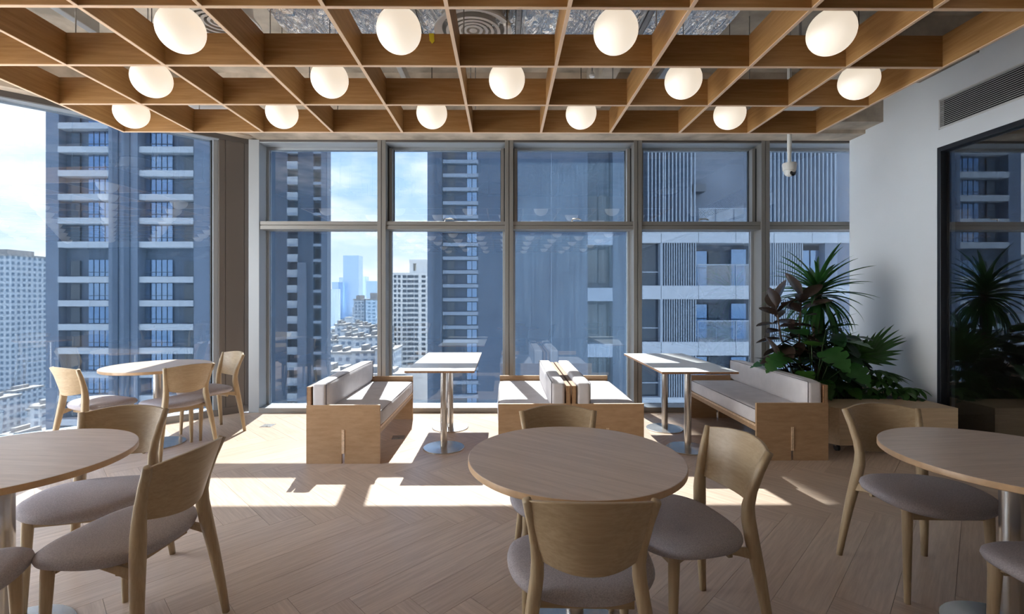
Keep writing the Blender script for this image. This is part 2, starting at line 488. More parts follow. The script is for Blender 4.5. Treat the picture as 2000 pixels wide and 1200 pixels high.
for x, y, ang in planks:
    c_, s_ = math.cos(ang), math.sin(ang)
    poly = [(x + c_ * a - s_ * b2, y + s_ * a + c_ * b2) for a, b2 in ((-PL / 2 + g_, -PW / 2 + g_), (PL / 2 - g_, -PW / 2 + g_), (PL / 2 - g_, PW / 2 - g_), (-PL / 2 + g_, PW / 2 - g_))]
    cl = poly
    for h in HALF:
        cl = clip(cl, *h)
        if len(cl) < 3: break
    if len(cl) < 3: continue
    if inview(x, y):
        if len(cl) == 4 and all(abs(a[0] - b2[0]) + abs(a[1] - b2[1]) < 1e-6 for a, b2 in zip(cl, poly)):
            me = plank_me
        else:
            loc = [((px - x) * c_ + (py - y) * s_, -(px - x) * s_ + (py - y) * c_) for px, py in cl]
            me = MB().prism(loc, -0.011, 0.0).mesh('plank', 'floor_oak')
        o = link('plank', me, fl, loc=(x, y, 0)); o.rotation_euler = (0, 0, ang)
    else:
        stuff_planks.prism(cl, -0.011, 0.0)
tag(stuff_planks.build('plank_field', 'floor_oak', fl), kind='stuff')

# ceiling slab and beams
ZS = 3.85
ce = MB().prism([(XL - 0.1, YB), (7.7, YB), (7.7, 6.1), (D0.x - 0.05, 6.1), dg(-0.1, 0.25), dg(3.3, 0.25)], ZS, ZS + 0.2).build('ceiling', 'concrete_dark')
tag(ce, 'raw concrete ceiling slab above the timber lattice', 'ceiling', kind='structure')
MB().prism([dg(0.85, 0.0), (XR, 5.22), (XR, 5.736), (XR + 0.6, 5.736), (XR + 0.6, 6.15), (D0.x - 0.1, 6.15)], 3.31, ZS).build('beam', 'concrete', ce)
MB().prism([(-2.95, 5.48), (XR, 5.48), (XR, 5.736), (XR + 0.6, 5.736), (XR + 0.6, 6.15), (-2.95, 6.15)], 3.268, 3.312).build('beam_step', 'concrete', ce)
B(3.2, XR, 4.16, 4.76, 3.53, ZS).build('beam', 'concrete_dark', ce)
# slanted beam above the left glass
MB().prism([dg(-0.3, -0.14), dg(3.4, -0.14), dg(3.4, 0.3), dg(-0.3, 0.3)], 3.29, ZS).build('beam', 'concrete', ce)
B(0.9, 1.05, 3.9, 5.22, 3.45, ZS).build('beam', 'concrete_dark', ce)

# right wall: white pier, head over the partition, and the partition glass
VY0, VY1, VZ0, VZ1 = 1.0, 4.545, 2.985, 3.27
FY = 4.555; FZ = 2.815
wr = B(XR, XR + 0.16, FY, 5.735, 0, ZS).build('wall_right', 'wall_paint')
tag(wr, 'smooth white wall pier beside the plants', 'wall', kind='structure')
B(XR, XR + 0.16, YB, FY, FZ, VZ0).build('wall_head', 'wall_paint', wr)
B(XR, XR + 0.16, YB, FY, VZ1, ZS).build('wall_head', 'wall_paint', wr)
B(XR, XR + 0.16, YB, VY0, VZ0, VZ1).build('wall_head', 'wall_paint', wr)
B(XR, XR + 0.16, VY1, FY, VZ0, VZ1).build('wall_head', 'wall_paint', wr)
wi = empty('window_7', (XR, 0, 0)); tag(wi, 'dark glazed office partition in a black frame on the right wall', 'window', kind='structure')
fr = MB(); fr.box(-0.015, 0.09, FY - 0.04, FY, 0, FZ); fr.box(-0.015, 0.09, YB, FY - 0.04, FZ - 0.045, FZ); fr.box(-0.015, 0.09, YB, FY - 0.055, 0.0, 0.05)
fr.build('window_frame', 'black_frame', wi, bevel=0.004)
B(0.03, 0.042, YB, FY - 0.055, 0.05, FZ - 0.05).build('glass_pane', 'partition_glass', wi)
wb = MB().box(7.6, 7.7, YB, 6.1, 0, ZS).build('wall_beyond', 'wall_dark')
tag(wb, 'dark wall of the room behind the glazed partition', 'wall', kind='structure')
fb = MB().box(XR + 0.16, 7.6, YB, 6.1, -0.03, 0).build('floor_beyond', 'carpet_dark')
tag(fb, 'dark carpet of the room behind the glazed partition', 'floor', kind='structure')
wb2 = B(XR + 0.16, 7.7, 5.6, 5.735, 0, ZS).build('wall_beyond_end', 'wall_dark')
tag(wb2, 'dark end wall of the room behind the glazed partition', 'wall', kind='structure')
# vent grille
vg = empty('air_vent', (XR, 0, 0)); tag(vg, 'long white louvred air vent high on the right wall', 'vent')
B(0.045, 0.06, VY0, VY1, VZ0, VZ1).build('backing', 'vent_dark', vg)
f_ = MB(); f_.box(-0.008, 0.03, VY0, VY1, VZ1 - 0.012, VZ1); f_.box(-0.008, 0.03, VY0, VY1, VZ0, VZ0 + 0.012); f_.box(-0.008, 0.03, VY1 - 0.014, VY1, VZ0, VZ1)
f_.build('frame', 'vent_white', vg)
sl = MB().add([(-0.004, VY0, 0.0), (-0.004, VY1 - 0.014, 0.0), (0.035, VY1 - 0.014, 0.016), (0.035, VY0, 0.016), (-0.004, VY0, 0.005), (-0.004, VY1 - 0.014, 0.005), (0.035, VY1 - 0.014, 0.021), (0.035, VY0, 0.021)],
              [(0, 1, 2, 3), (4, 7, 6, 5), (0, 4, 5, 1), (1, 5, 6, 2), (2, 6, 7, 3), (3, 7, 4, 0)]).mesh('slat', 'vent_white')
nsl = 15
for k in range(nsl):
    link('slat', sl, vg, loc=(0, 0, VZ0 + 0.014 + k * (VZ1 - VZ0 - 0.036) / (nsl - 1)))

# window wall: bays between mullions
MX = [-2.93, -1.470, 0.058, 1.605, 3.145, XR]
MW = 0.05
TZ0, TZ1 = 2.20, 2.295        # transom
HZ = 3.205                    # glass top
SZ = 0.055                    # sill top
for i in range(1, 5):
    tr_ = empty('trim_%d' % i, (MX[i], 0, 0))
    tag(tr_, 'tall aluminium mullion, number %d from the left, between window bays' % i, 'mullion', kind='structure')
    B(-MW, -0.004, W, G + 0.06, 0, 3.268).build('mullion_half', 'aluminium', tr_, bevel=0.002)
    B(0.004, MW, W, G + 0.06, 0, 3.268).build('mullion_half', 'aluminium', tr_, bevel=0.002)
    B(-0.004, 0.004, W + 0.012, G, 0, 3.268).build('groove', 'groove', tr_)
BAYN = ['leftmost bay of the window wall, behind the left bench', 'second bay of the window wall, behind the left cafe table', 'third bay of the window wall, behind the back-to-back benches',
        'fourth bay of the window wall, facing the balconies', 'rightmost bay of the window wall, behind the tall plants']
for i in range(5):
    x0 = MX[i] + (MW if i > 0 else 0.0); x1 = MX[i + 1] - (MW if i < 4 else -0.42)
    wd = empty('window_%d' % (i + 1), (0, 0, 0)); tag(wd, BAYN[i], 'window', kind='structure')
    # sill, head, transom
    B(x0, x1, W + 0.004, G + 0.05, 0.0, SZ).build('sill', 'aluminium_light', wd, bevel=0.002)
    B(x0, x1, W - 0.012, W + 0.004, 0.0, SZ + 0.004).build('skirting', 'aluminium', wd, bevel=0.002)
    hd = MB(); hd.box(x0, x1, W + 0.01, G + 0.06, 3.235, 3.268); hd.box(x0, x1, G - 0.02, G + 0.06, HZ, 3.235)
    hd.build('head', 'aluminium_light', wd, bevel=0.002)
    B(x0, x1, W + 0.002, W + 0.012, 3.245, 3.268).build('blind_track', 'groove', wd)
    B(x0, x1, W + 0.02, G + 0.04, TZ0, TZ0 + 0.046).build('transom', 'aluminium', wd, bevel=0.002)
    B(x0, x1, W + 0.02, G + 0.04, TZ0 + 0.052, TZ1).build('transom', 'aluminium', wd, bevel=0.002)
    B(x0, x1, W + 0.03, G + 0.03, TZ0 + 0.046, TZ0 + 0.052).build('groove', 'groove', wd)
    fw = 0.028
    # fixed lower light
    lf = MB(); lf.box(x0, x0 + fw, G - 0.03, G + 0.03, SZ, TZ0); lf.box(x1 - fw, x1, G - 0.03, G + 0.03, SZ, TZ0)
    lf.build('window_frame', 'aluminium_light', wd, bevel=0.002)
    gm = 'window_glass_dusty' if i == 2 else 'window_glass'
    B(x0 + fw, x1 - fw, G - 0.006, G + 0.006, SZ, TZ0).build('glass_pane', gm, wd)
    if i == 0:
        lf = MB(); lf.box(x0, x0 + fw, G - 0.03, G + 0.03, TZ1, HZ); lf.box(x1 - fw, x1, G - 0.03, G + 0.03, TZ1, HZ)
        lf.build('window_frame', 'aluminium_light', wd, bevel=0.002)
        B(x0 + fw, x1 - fw, G - 0.006, G + 0.006, TZ1, HZ).build('glass_pane', gm, wd)
    else:
        sf = MB()
        sf.box(x0 + 0.012, x0 + 0.05, G - 0.10, G + 0.02, TZ1, HZ); sf.box(x1 - 0.05, x1 - 0.012, G - 0.10, G + 0.02, TZ1, HZ)
        sf.build('sash', 'aluminium', wd, bevel=0.002)
        gk = MB(); gk.box(x0, x0 + 0.012, G - 0.105, G + 0.02, TZ1, HZ); gk.box(x1 - 0.012, x1, G - 0.105, G + 0.02, TZ1, HZ)
        gk.box(x0 + 0.05, x0 + 0.056, G - 0.02, G + 0.02, TZ1, HZ); gk.box(x1 - 0.056, x1 - 0.05, G - 0.02, G + 0.02, TZ1, HZ)
        gk.build('gasket', 'gasket', wd)
        B(x0 + 0.05, x1 - 0.05, G - 0.006, G + 0.006, TZ1, HZ).build('glass_pane', gm, wd)
        if i < 4:
            hx = (x0 + x1) / 2 + 0.02
            MB().tube([(hx - 0.03, W + 0.05, TZ1), (hx - 0.03, W + 0.05, TZ1 + 0.022), (hx - 0.02, W + 0.045, TZ1 + 0.034), (hx + 0.05, W + 0.045, TZ1 + 0.036), (hx + 0.078, W + 0.045, TZ1 + 0.024)],
                      [0.009, 0.009, 0.008, 0.008, 0.006], n=8).build('handle', 'brushed_steel', wd, smooth=50)
# corner column along the slanted wall
wc = empty('wall_corner', (0, 0, 0)); tag(wc, 'taupe metal clad corner column between the two window walls', 'column', kind='structure')
def dbox(t0, t1, n0, n1, z0, z1):
    return MB().prism([dg(t0, n0), dg(t1, n0), dg(t1, n1), dg(t0, n1)], z0, z1)
dbox(0.005, 0.10, 0.0, 0.25, 0.0, 3.27).build('panel', 'column_panel', wc, bevel=0.002)
dbox(0.106, 0.30, 0.0, 0.25, 0.0, 3.27).build('panel', 'column_panel', wc, bevel=0.002)
dbox(0.306, 0.37, 0.0, 0.25, 0.0, 3.27).build('panel', 'column_panel', wc, bevel=0.002)
dbox(0.09, 0.32, 0.006, 0.2, 0.0, 3.26).build('groove', 'groove', wc)
dbox(0.0, 0.37, -0.012, 0.0, 0.0, 0.085).build('skirting', 'column_panel', wc, bevel=0.002)
MB().prism([(-3.055, W), (-2.935, W + 0.01), (-2.93, G + 0.08), (-3.2, G + 0.15)], 0, 3.27).build('jamb', 'aluminium_light', wc, bevel=0.002)
# slanted glass
wl = empty('window_6', (0, 0, 0)); tag(wl, 'tall slanted glass wall at the left, without a transom', 'window', kind='structure')
def dglass(t0, t1):
    ty = math.atan2(DD.y, DD.x)
    o = B(0, t1 - t0, -0.006, 0.006, 0.075, 3.23).build('glass_pane', 'window_glass', wl)
    p = dg(t0, 0.12); o.location = (p[0], p[1], 0); o.rotation_euler = (0, 0, ty)
dglass(0.42, 2.15); dglass(2.23, 3.25)
dbox(0.37, 0.42, 0.05, 0.16, 0.0, 3.27).build('window_frame', 'aluminium_light', wl, bevel=0.002)
dbox(0.42, 0.435, 0.10, 0.16, 0.07, 3.23).build('gasket', 'gasket', wl)
dbox(2.15, 2.23, 0.05, 0.16, 0.0, 3.27).build('window_frame', 'aluminium_light', wl, bevel=0.002)
dbox(0.37, 3.3, 0.0, 0.2, 0.0, 0.07).build('sill', 'aluminium_light', wl, bevel=0.002)
dbox(0.37, 3.3, 0.0, 0.2, 3.225, 3.27).build('head', 'aluminium_light', wl, bevel=0.002)
dbox(0.0, 3.3, -0.012, 0.0, 3.235, 3.29).build('blind_track', 'groove', wl)
dbox(0.37, 3.3, -0.012, 0.0, 0.0, 0.075).build('skirting', 'aluminium', wl, bevel=0.002)
# left and rear walls of the rest of the room (behind the camera)
wl2 = empty('wall_left', (0, 0, 0)); tag(wl2, 'left wall beside and behind the viewer, with two unseen clear panes added for daylight', 'wall', kind='structure')
yy = P_END[1]; YO = 0.6
B(XL - 0.1, XL, YO, yy, 0, 0.07).build('sill', 'aluminium_light', wl2)
B(XL - 0.1, XL, YO, yy, 3.23, ZS).build('head', 'aluminium_light', wl2)
for k in range(3):
    yk = YO + k * (yy - YO) / 2
    B(XL - 0.12, XL + 0.02, yk - 0.03, yk + 0.03, 0, 3.27).build('mullion', 'aluminium', wl2)
for k in range(2):
    yk = YO + k * (yy - YO) / 2
    B(XL - 0.06, XL - 0.05, yk + 0.03, yk + (yy - YO) / 2 - 0.03, 0.07, 3.23).build('glass_pane', 'clear_glass', wl2)  # unseen untinted panes, added to bring in daylight from the left
B(XL - 0.1, XL, YB, YO, 0, ZS).build('wall_panel', 'wall_paint', wl2)
wrr = empty('wall_rear', (0, 0, 0)); tag(wrr, 'plain white rear wall behind the viewer', 'wall', kind='structure')
B(XL, 7.7, YB - 0.15, YB, 0, ZS).build('wall_panel', 'wall_paint', wrr)  # windowless; kept near and white to bounce light forward

# ------------------------------------------------------------------ timber lattice
GX0, GY0, GS = -3.282, 2.35, 0.6
GZ0, GZ1 = 2.812, 3.008
TH = 0.018
lat = empty('ceiling_lattice', (GX0, GY0, GZ0)); tag(lat, 'suspended oak lattice of square cells under the concrete ceiling', 'ceiling lattice')
R0, R1 = -10, 3                     # rows towards and behind the camera
hgt = GZ1 - GZ0
lo = MB().box(-TH / 2, TH / 2, R0 * GS - TH / 2, R1 * GS + TH / 2, 0.004, hgt).mesh('slat', 'slat_oak_y')
loe = MB().box(-TH / 2 - 0.001, TH / 2 + 0.001, R0 * GS - TH / 2, R1 * GS + TH / 2, 0, 0.004).mesh('edge_band', 'slat_edge_lit')
for c_ in range(11):
    s_ = link('slat', lo, lat, loc=(c_ * GS, 0, 0))
    link('edge_band', loe, s_)
cx_ = MB().box(TH / 2, GS - TH / 2, -TH / 2, TH / 2, 0.004, hgt).mesh('slat', 'slat_oak')
cxe = MB().box(TH / 2, GS - TH / 2, -TH / 2 - 0.001, TH / 2 + 0.001, 0, 0.004).mesh('edge_band', 'slat_edge_lit')
for r in range(R0, R1 + 1):
    for c_ in range(10):
        s_ = link('slat', cx_, lat, loc=(c_ * GS, r * GS, 0))
        link('edge_band', cxe, s_)
rod = MB().lathe([(0.004, hgt), (0.004, ZS - GZ0)], 8).mesh('hanger_rod', 'rod_steel')
for r in range(0, R1 + 1):
    for c_ in (1, 3, 5, 7, 9):
        link('hanger_rod', rod, lat, loc=(c_ * GS + 0.03, r * GS + 0.03, 0))

# ------------------------------------------------------------------ globe lamps
RG = 0.122
def globe_mesh():
    prof = [(RG * math.sin(PI * k / 24) if 0 < k < 24 else 0.0006, -RG * math.cos(PI * k / 24)) for k in range(25)]
    return MB().lathe(prof, 40).mesh('globe', 'globe_glass')
gme = globe_mesh(); gme.polygons.foreach_set('use_smooth', [True] * len(gme.polygons))
capm = MB().lathe([(0.03, 0.0), (0.032, 0.01), (0.032, 0.045), (0.012, 0.06), (0.006, 0.075)], 24).mesh('cap', 'plastic_white')
gz_ = GZ0 + 0.055
cordm = MB().lathe([(0.003, 0.0), (0.003, ZS - gz_ - RG - 0.06)], 6).mesh('cord', 'lens_black')
ordn = ['first', 'second', 'third', 'fourth', 'fifth', 'sixth', 'seventh']
rown = {0: 'front lattice row', 1: 'middle lattice row', 2: 'lattice row nearest the windows'}
for r in range(-10, 3):
    k = 0
    for c_ in range(10):
        if (c_ + r) % 2: continue
        if r == -3 or r == -6: pass
        x = GX0 + (c_ + 0.5) * GS; y = GY0 + (r + 0.5) * GS
        if r >= 0:
            vis = abs(x) < 1.06 * y
            if not vis and r == 0:
                lab = 'white globe lamp beyond the picture edge in the front lattice row'
            else:
                k += 1
                lab = 'glowing white globe lamp, %s from the left in the %s' % (ordn[k - 1], rown[r])
        else:
            lab = 'white globe lamp hung in the lattice above or behind the viewer'
        gl_ = empty('globe_lamp', (x, y, gz_)); tag(gl_, lab, 'lamp', 'globe lamps in the ceiling lattice')
        link('globe', gme, gl_); link('cap', capm, gl_, loc=(0, 0, RG - 0.006)); link('cord', cordm, gl_, loc=(0, 0, RG + 0.06))

# ------------------------------------------------------------------ services above the lattice
dz = 3.36
du = empty('ventilation_duct', (0, 0, dz)); tag(du, 'silver foil wrapped air duct above the lattice', 'duct')
def wav(x0, x1, y0, y1, z0, z1):
    Q, Rr = 26, 10
    top = [[(x0 + (x1 - x0) * j / Q, y0 + (y1 - y0) * i / Rr, z0 + random.uniform(-0.006, 0.006) - (0.012 if 0 < i < Rr else 0)) for j in range(Q + 1)] for i in range(Rr + 1)]
    bot = [[(p[0], p[1], z1) for p in r] for r in top]
    return MB().grid_solid(bot, top)
xs = [-1.62, -0.62, 0.10, 1.0, 1.62]
for a, b2 in zip(xs[:-1], xs[1:]):
    wav(a + 0.01, b2 - 0.01, 2.6, 3.66, 0.0, 0.30).build('duct_section', 'foil', du)
for x in xs[1:-1] + [-1.15]:
    p = MB(); p.box(x - 0.022, x + 0.022, 2.4, 3.8, -0.03, -0.024); p.box(x - 0.022, x - 0.018, 2.4, 3.8, -0.03, 0.0); p.box(x + 0.018, x + 0.022, 2.4, 3.8, -0.03, 0.0)
    for k in range(24):
        p.box(x - 0.007, x + 0.007, 2.43 + k * 0.058, 2.46 + k * 0.058, -0.0312, -0.030)
    br = p.build('support_channel', 'duct_steel', du)
    MB().lathe([(0.005, 0.0), (0.005, ZS - dz)], 6, c=(x, 3.76, 0)).build('rod', 'rod_steel', du)
def diffuser(x, y, z, lab, r=0.275):
    d = empty('air_diffuser', (x, y, z)); tag(d, lab, 'air diffuser', 'round air diffusers')
    MB().lathe([(r * 0.80, 0.02), (r, 0.0), (r, 0.012), (r * 0.82, 0.07), (r * 0.78, 0.16), (r * 0.74, 0.16), (r * 0.77, 0.06)], 48, cap=False).build('rim', 'diffuser_grey', d, smooth=40)
    for k, q in enumerate((0.70, 0.54, 0.39, 0.25)):
        MB().lathe([(r * q, 0.002 + 0.004 * k), (r * (q - 0.075), 0.0 + 0.004 * k), (r * (q - 0.085), 0.05), (r * (q - 0.07), 0.05), (r * q, 0.006 + 0.004 * k)], 40, cap=False).build('ring', 'diffuser_grey', d, smooth=40)
    MB().lathe([(0.002, 0.012), (r * 0.10, 0.012), (r * 0.11, 0.03)], 24, cap=False).build('core', 'diffuser_grey', d, smooth=40)
    MB().lathe([(0.001, 0.12), (r * 0.78, 0.12), (r * 0.78, 0.17)], 32, cap=False).build('throat', 'dark_inside', d)
    a = MB()
    for k in range(4):
        t_ = k * PI / 2 + 0.4
        a.tube([(0.02 * math.cos(t_), 0.02 * math.sin(t_), 0.04), (r * 0.76 * math.cos(t_), r * 0.76 * math.sin(t_), 0.04)], 0.005, n=6)
    a.build('spokes', 'diffuser_grey', d)
    MB().lathe([(r * 0.70, 0.16), (r * 0.70, ZS - z - 0.005)], 32, cap=False).build('neck', 'duct_steel', d)
    return d
diffuser(-0.22, 3.40, 3.27, 'large grey round air diffuser under the foil duct at the centre')
diffuser(-2.0, 3.36, 3.30, 'grey round air diffuser partly behind a globe lamp at the left')
# pipes, strut, bracket
p = MB().tube([(-0.42, 5.2, 3.55), (-0.42, 2.2, 3.55)], 0.03, n=12).build('sprinkler_pipe', 'duct_steel', smooth=50)
tag(p, 'galvanised pipe running to the windows under the concrete slab', 'pipe')
p = B(-1.05, -1.0, 1.8, 5.2, 3.62, 3.72).build('cable_tray', 'duct_steel'); tag(p, 'narrow steel cable tray under the slab left of the pipe', 'cable tray')
p = B(-3.0, -2.94, 1.6, 3.5, 3.3, 3.4).build('conduit', 'duct_steel', bevel=0.004); tag(p, 'thin square steel conduit above the left lattice cells', 'conduit')
p = B(1.52, 1.60, 2.9, 5.1, 3.55, 3.60).build('strut_channel', 'duct_steel'); tag(p, 'grey steel strut channel on the ceiling right of the foil duct', 'strut')
bk = empty('cable_box', (1.42, 3.75, 3.50)); tag(bk, 'small metal junction box hanging by the end of the foil duct', 'junction box')
B(-0.07, 0.07, -0.05, 0.05, 0, 0.05).build('body', 'duct_steel', bk, bevel=0.004)
MB().lathe([(0.006, 0.05), (0.006, ZS - 3.5)], 8, c=(0.05, 0, 0)).build('rod', 'rod_steel', bk)
def sprinkler(x, y, z, lab):
    d = empty('sprinkler', (x, y, z)); tag(d, lab, 'sprinkler', 'ceiling sprinklers')
    MB().lathe([(0.002, 0), (0.022, 0.004), (0.028, 0.018), (0.02, 0.035), (0.012, 0.05)], 20).build('head', 'plastic_white', d, smooth=40)
    MB().lathe([(0.009, 0.05), (0.009, ZS - z)], 10).build('pipe', 'duct_steel', d, smooth=40)
sprinkler(0.78, 4.25, 3.34, 'white sprinkler head above the lattice right of centre')
sprinkler(0.02, 3.30, 3.25, 'white sprinkler head beside the round diffuser')
def speaker(x, y, z, lab):
    d = empty('ceiling_speaker', (x, y, z)); tag(d, lab, 'speaker', 'round ceiling speakers')
    MB().lathe([(0.002, 0), (0.12, 0.004), (0.16, 0.012), (0.17, 0.025), (0.15, 0.05), (0.002, 0.05)], 40).build('body', 'plastic_white', d, smooth=40)
    MB().lathe([(0.012, 0.05), (0.012, ZS - z)], 10).build('rod', 'rod_steel', d)
speaker(2.62, 4.22, 3.05, 'round white ceiling speaker seen through the right lattice cells')
speaker(-2.62, 4.25, 3.06, 'round white ceiling speaker seen through the left lattice cells')
tp = MB().add([(0, -0.012, 0.0), (0.03, -0.011, 0.0), (0.034, -0.013, -0.05), (0.02, -0.014, -0.065), (0.004, -0.013, -0.045), (0, 0.011, 0.001), (0.03, 0.011, 0.001)],
              [(0, 1, 2, 3, 4), (0, 5, 6, 1)])
o = tp.build('tape_strip', 'tape_yellow', loc=(GX0 + 4 * GS + 0.42, GY0 + GS, GZ1 + 0.002)); tag(o, 'scrap of yellow tape on the edge of a lattice slat', 'tape')
# security camera on a drop rod
sc_ = empty('security_camera', (2.84, 4.75, 2.62)); tag(sc_, 'white dome security camera hanging from a rod by the right window', 'security camera')
MB().lathe([(0.018, 0.10), (0.018, 0.20), (0.020, 0.21), (0.020, 0.34), (0.020, ZS - 2.62)], 20).build('rod', 'plastic_white', sc_, smooth=40)
MB().lathe([(0.045, ZS - 2.635), (0.045, ZS - 2.62)], 20).build('mount', 'plastic_white', sc_, smooth=40)
MB().lathe([(0.03, 0.105), (0.062, 0.10), (0.066, 0.085), (0.06, 0.03), (0.045, 0.02)], 28).build('housing', 'plastic_white', sc_, smooth=40)
bl = MB().lathe([(0.052 * math.sin(PI * k / 16) + 1e-4, -0.052 * math.cos(PI * k / 16)) for k in range(17)], 24, c=(0, -0.004, 0.018)).build('ball', 'plastic_white', sc_, smooth='all')
ln = MB().lathe([(0.0005, 0), (0.026, 0.0), (0.033, -0.006), (0.034, -0.016)], 24).build('lens', 'lens_black', sc_, smooth=40)
ln.location = (0.014, -0.05, 0.000); ln.rotation_euler = (math.radians(80), 0, math.radians(15))

# ------------------------------------------------------------------ chairs
def lerp(a, b, t): return a + (b - a) * t
def make_chair():
    root = empty('dining_chair')
    for sx in (1, -1):
        path = [(sx * .226, -.262, 0), (sx * .212, -.246, .14), (sx * .193, -.226, .30), (sx * .171, -.208, .44), (sx * .160, -.200, .52), (sx * .158, -.201, .57), (sx * .164, -.212, .63), (sx * .177, -.237, .71), (sx * .193, -.268, .788)]
        rad = [(.013, .014), (.0165, .018), (.020, .022), (.0225, .026), (.022, .026), (.0205, .023), (.018, .020), (.0165, .017), (.0145, .014)]
        MB().tube(path, rad, n=12, sq=0.72).build('rear_leg', 'chair_oak', root, smooth='all')
        MB().tube([(sx * .192, .150, 0), (sx * .190, .147, .10), (sx * .183, .138, .38), (sx * .182, .136, .425)], [.0125, .015, .0215, .0215], n=12).build('front_leg', 'chair_oak', root, smooth=50)
        y0, y1 = -.205, .137
        MB().tube([(sx * .176, y0, .390), (sx * .172, -.14, .404), (sx * .168, -.03, .418), (sx * .170, .08, .412), (sx * .176, y1, .398)], [(.010, .030), (.010, .022), (.010, .009), (.010, .013), (.010, .024)], n=4, phase=PI / 4).build('side_rail', 'chair_oak', root, bevel=.002)
    for y, x in ((.130, .168), (-.120, .162)):
        B(-x, x, y - .010, y + .010, .374, .414).build('cross_rail', 'chair_oak_x', root, bevel=.002)
    # curved back panel
    def back(off):
        rows = []
        for i in range(9):
            t_ = i / 8
            row = []
            for j in range(25):
                s_ = -1 + 2 * j / 24
                q = 1 - s_ * s_
                xx = s_ * lerp(.156, .189, t_)
                z = lerp(.580 - .022 * q, .787 + .020 * q, t_)
                yb = lerp(-.203, -.266, t_) - .060 * q
                row.append((xx, yb + off, z))
            rows.append(row)
        return rows
    MB().grid_solid(back(.008), back(-.008)).build('backrest', 'chair_oak_x', root, smooth=50, bevel=.003)
    # seat pad
    prof = [(.001, .412), (.70, .412), (.90, .417), (.975, .427), (1.0, .441), (.985, .455), (.93, .465), (.80, .472), (.45, .478), (.001, .480)]
    n = 48; vs = []; fs = []
    for r, z in prof:
        for k in range(n):
            a = 2 * PI * k / n
            c_, s_ = math.cos(a), math.sin(a)
            px = math.copysign(abs(c_) ** .82, c_); py = math.copysign(abs(s_) ** .80, s_)
            wdt = .258 * (1 + .04 * py)
            lift = .012 * (px * r) ** 2 - 0.012 * max(0, py * r) ** 2
            vs.append((px * r * wdt, .012 + py * r * .222, z + lift))
    for i in range(len(prof) - 1):
        for k in range(n):
            k2 = (k + 1) % n
            fs.append((i * n + k, i * n + k2, (i + 1) * n + k2, (i + 1) * n + k))
    MB().add(vs, fs).build('seat', 'seat_fabric', root, smooth='all')
    return reg(root)
ch0 = make_chair()
first = [True]
def chair(x, y, fx, fy, lab, grp='oak dining chairs with grey seats'):
    o = ch0 if first[0] else copy_tree(ch0)
    first[0] = False
    o.location = (x, y, 0); o.rotation_euler = (0, 0, math.atan2(fy, fx) - PI / 2)
    tag(o, lab, 'chair', grp)
T1 = (0.29, 1.97); T2 = (-2.03, 1.95); T3 = (-3.27, 4.54); T4 = (2.08, 1.95)
chair(.268, 1.695, .03, 1, 'oak dining chair at the front of the centre round table, back to the viewer')
chair(.285, 2.275, 0, -1, 'oak dining chair on the window side of the centre round table, facing the viewer')
chair(.735, 2.00, -.97, -.2, 'oak dining chair on the right of the centre round table, seen from its side')
chair(-1.955, 2.30, .24, -.97, 'oak dining chair on the window side of the left round table, half hidden by it')
chair(-1.515, 1.93, -.99, .10, 'oak dining chair on the right of the left round table, seen from behind')
chair(-1.895, 1.56, -.45, .9, 'oak dining chair cut off by the lower left corner, only its seat edge showing')
chair(-3.60, 4.30, .38, .92, 'oak dining chair at the left of the far round table by the slanted glass')
chair(-2.97, 4.35, -.83, .55, 'oak dining chair in front of the far round table, its back catching the sun')
chair(-3.02, 4.875, -.53, -.85, 'oak dining chair between the far round table and the corner column')
chair(2.03, 2.31, -.03, -1, 'oak dining chair at the left of the right round table, in front of the planter')
chair(1.99, 1.61, .05, 1, 'oak dining chair cut off by the right picture edge, only a seat corner showing')

# ------------------------------------------------------------------ round tables
def make_round():
    root = empty('round_table')
    R = 0.438
    MB().lathe([(0.001, .742), (R - .003, .742), (R - .001, .741)], 96, cap=False).build('table_top', 'table_oak', root)
    MB().lathe([(R - .001, .7412), (R, .739), (R, .719), (R - .004, .716), (0.001, .716)], 96, cap=False).build('edge_band', 'table_edge', root, smooth=30)
    MB().lathe([(0.12, .704), (.12, .716)], 32).build('mounting_plate', 'brushed_steel', root, smooth=30)
    MB().lathe([(.038, .012), (.038, .704)], 40).build('pole', 'brushed_steel', root, smooth=40)
    MB().lathe([(.225, 0), (.225, .006), (.221, .009), (.05, .014), (.038, .016)], 64).build('base', 'brushed_steel', root, smooth=30)
    return reg(root)
rt0 = make_round()
for k, (p, a, lab) in enumerate(((T1, .62, 'round oak table in the centre foreground with three chairs'), (T2, .1, 'round oak table at the left edge in the foreground'),
                                 (T3, .2, 'round oak table far left beside the slanted glass wall'), (T4, -.08, 'round oak table at the right edge in the foreground'))):
    o = rt0 if k == 0 else copy_tree(rt0)
    o.location = (p[0], p[1], 0); o.rotation_euler = (0, 0, -a)
    tag(o, lab, 'table', 'round pedestal tables')

# ------------------------------------------------------------------ cafe tables by the window
def cafe(x0, x1, y0, y1, bases, lab):
    root = empty('cafe_table', ((x0 + x1) / 2, (y0 + y1) / 2, 0)); tag(root, lab, 'table', 'white topped cafe tables')
    a, b2 = (x1 - x0) / 2, (y1 - y0) / 2
    B(-a, a, -b2, b2, .722, .738).build('core', 'ply_edge_dark', root)
    B(-a, a, -b2, b2, .738, .742).build('table_top', 'laminate_white', root)
    for bx, by in bases:
        bx -= (x0 + x1) / 2; by -= (y0 + y1) / 2
        pl = MB().lathe([(.031, .012), (.031, .712)], 36, c=(bx, by, 0)).build('pole', 'brushed_steel', root, smooth=40)
        MB().lathe([(.19, 0), (.19, .006), (.186, .009), (.05, .014), (.031, .016)], 64, c=(bx, by, 0)).build('base', 'brushed_steel', pl, smooth=30)
        B(bx - .1, bx + .1, by - .1, by + .1, .712, .722).build('mounting_plate', 'brushed_steel', pl)
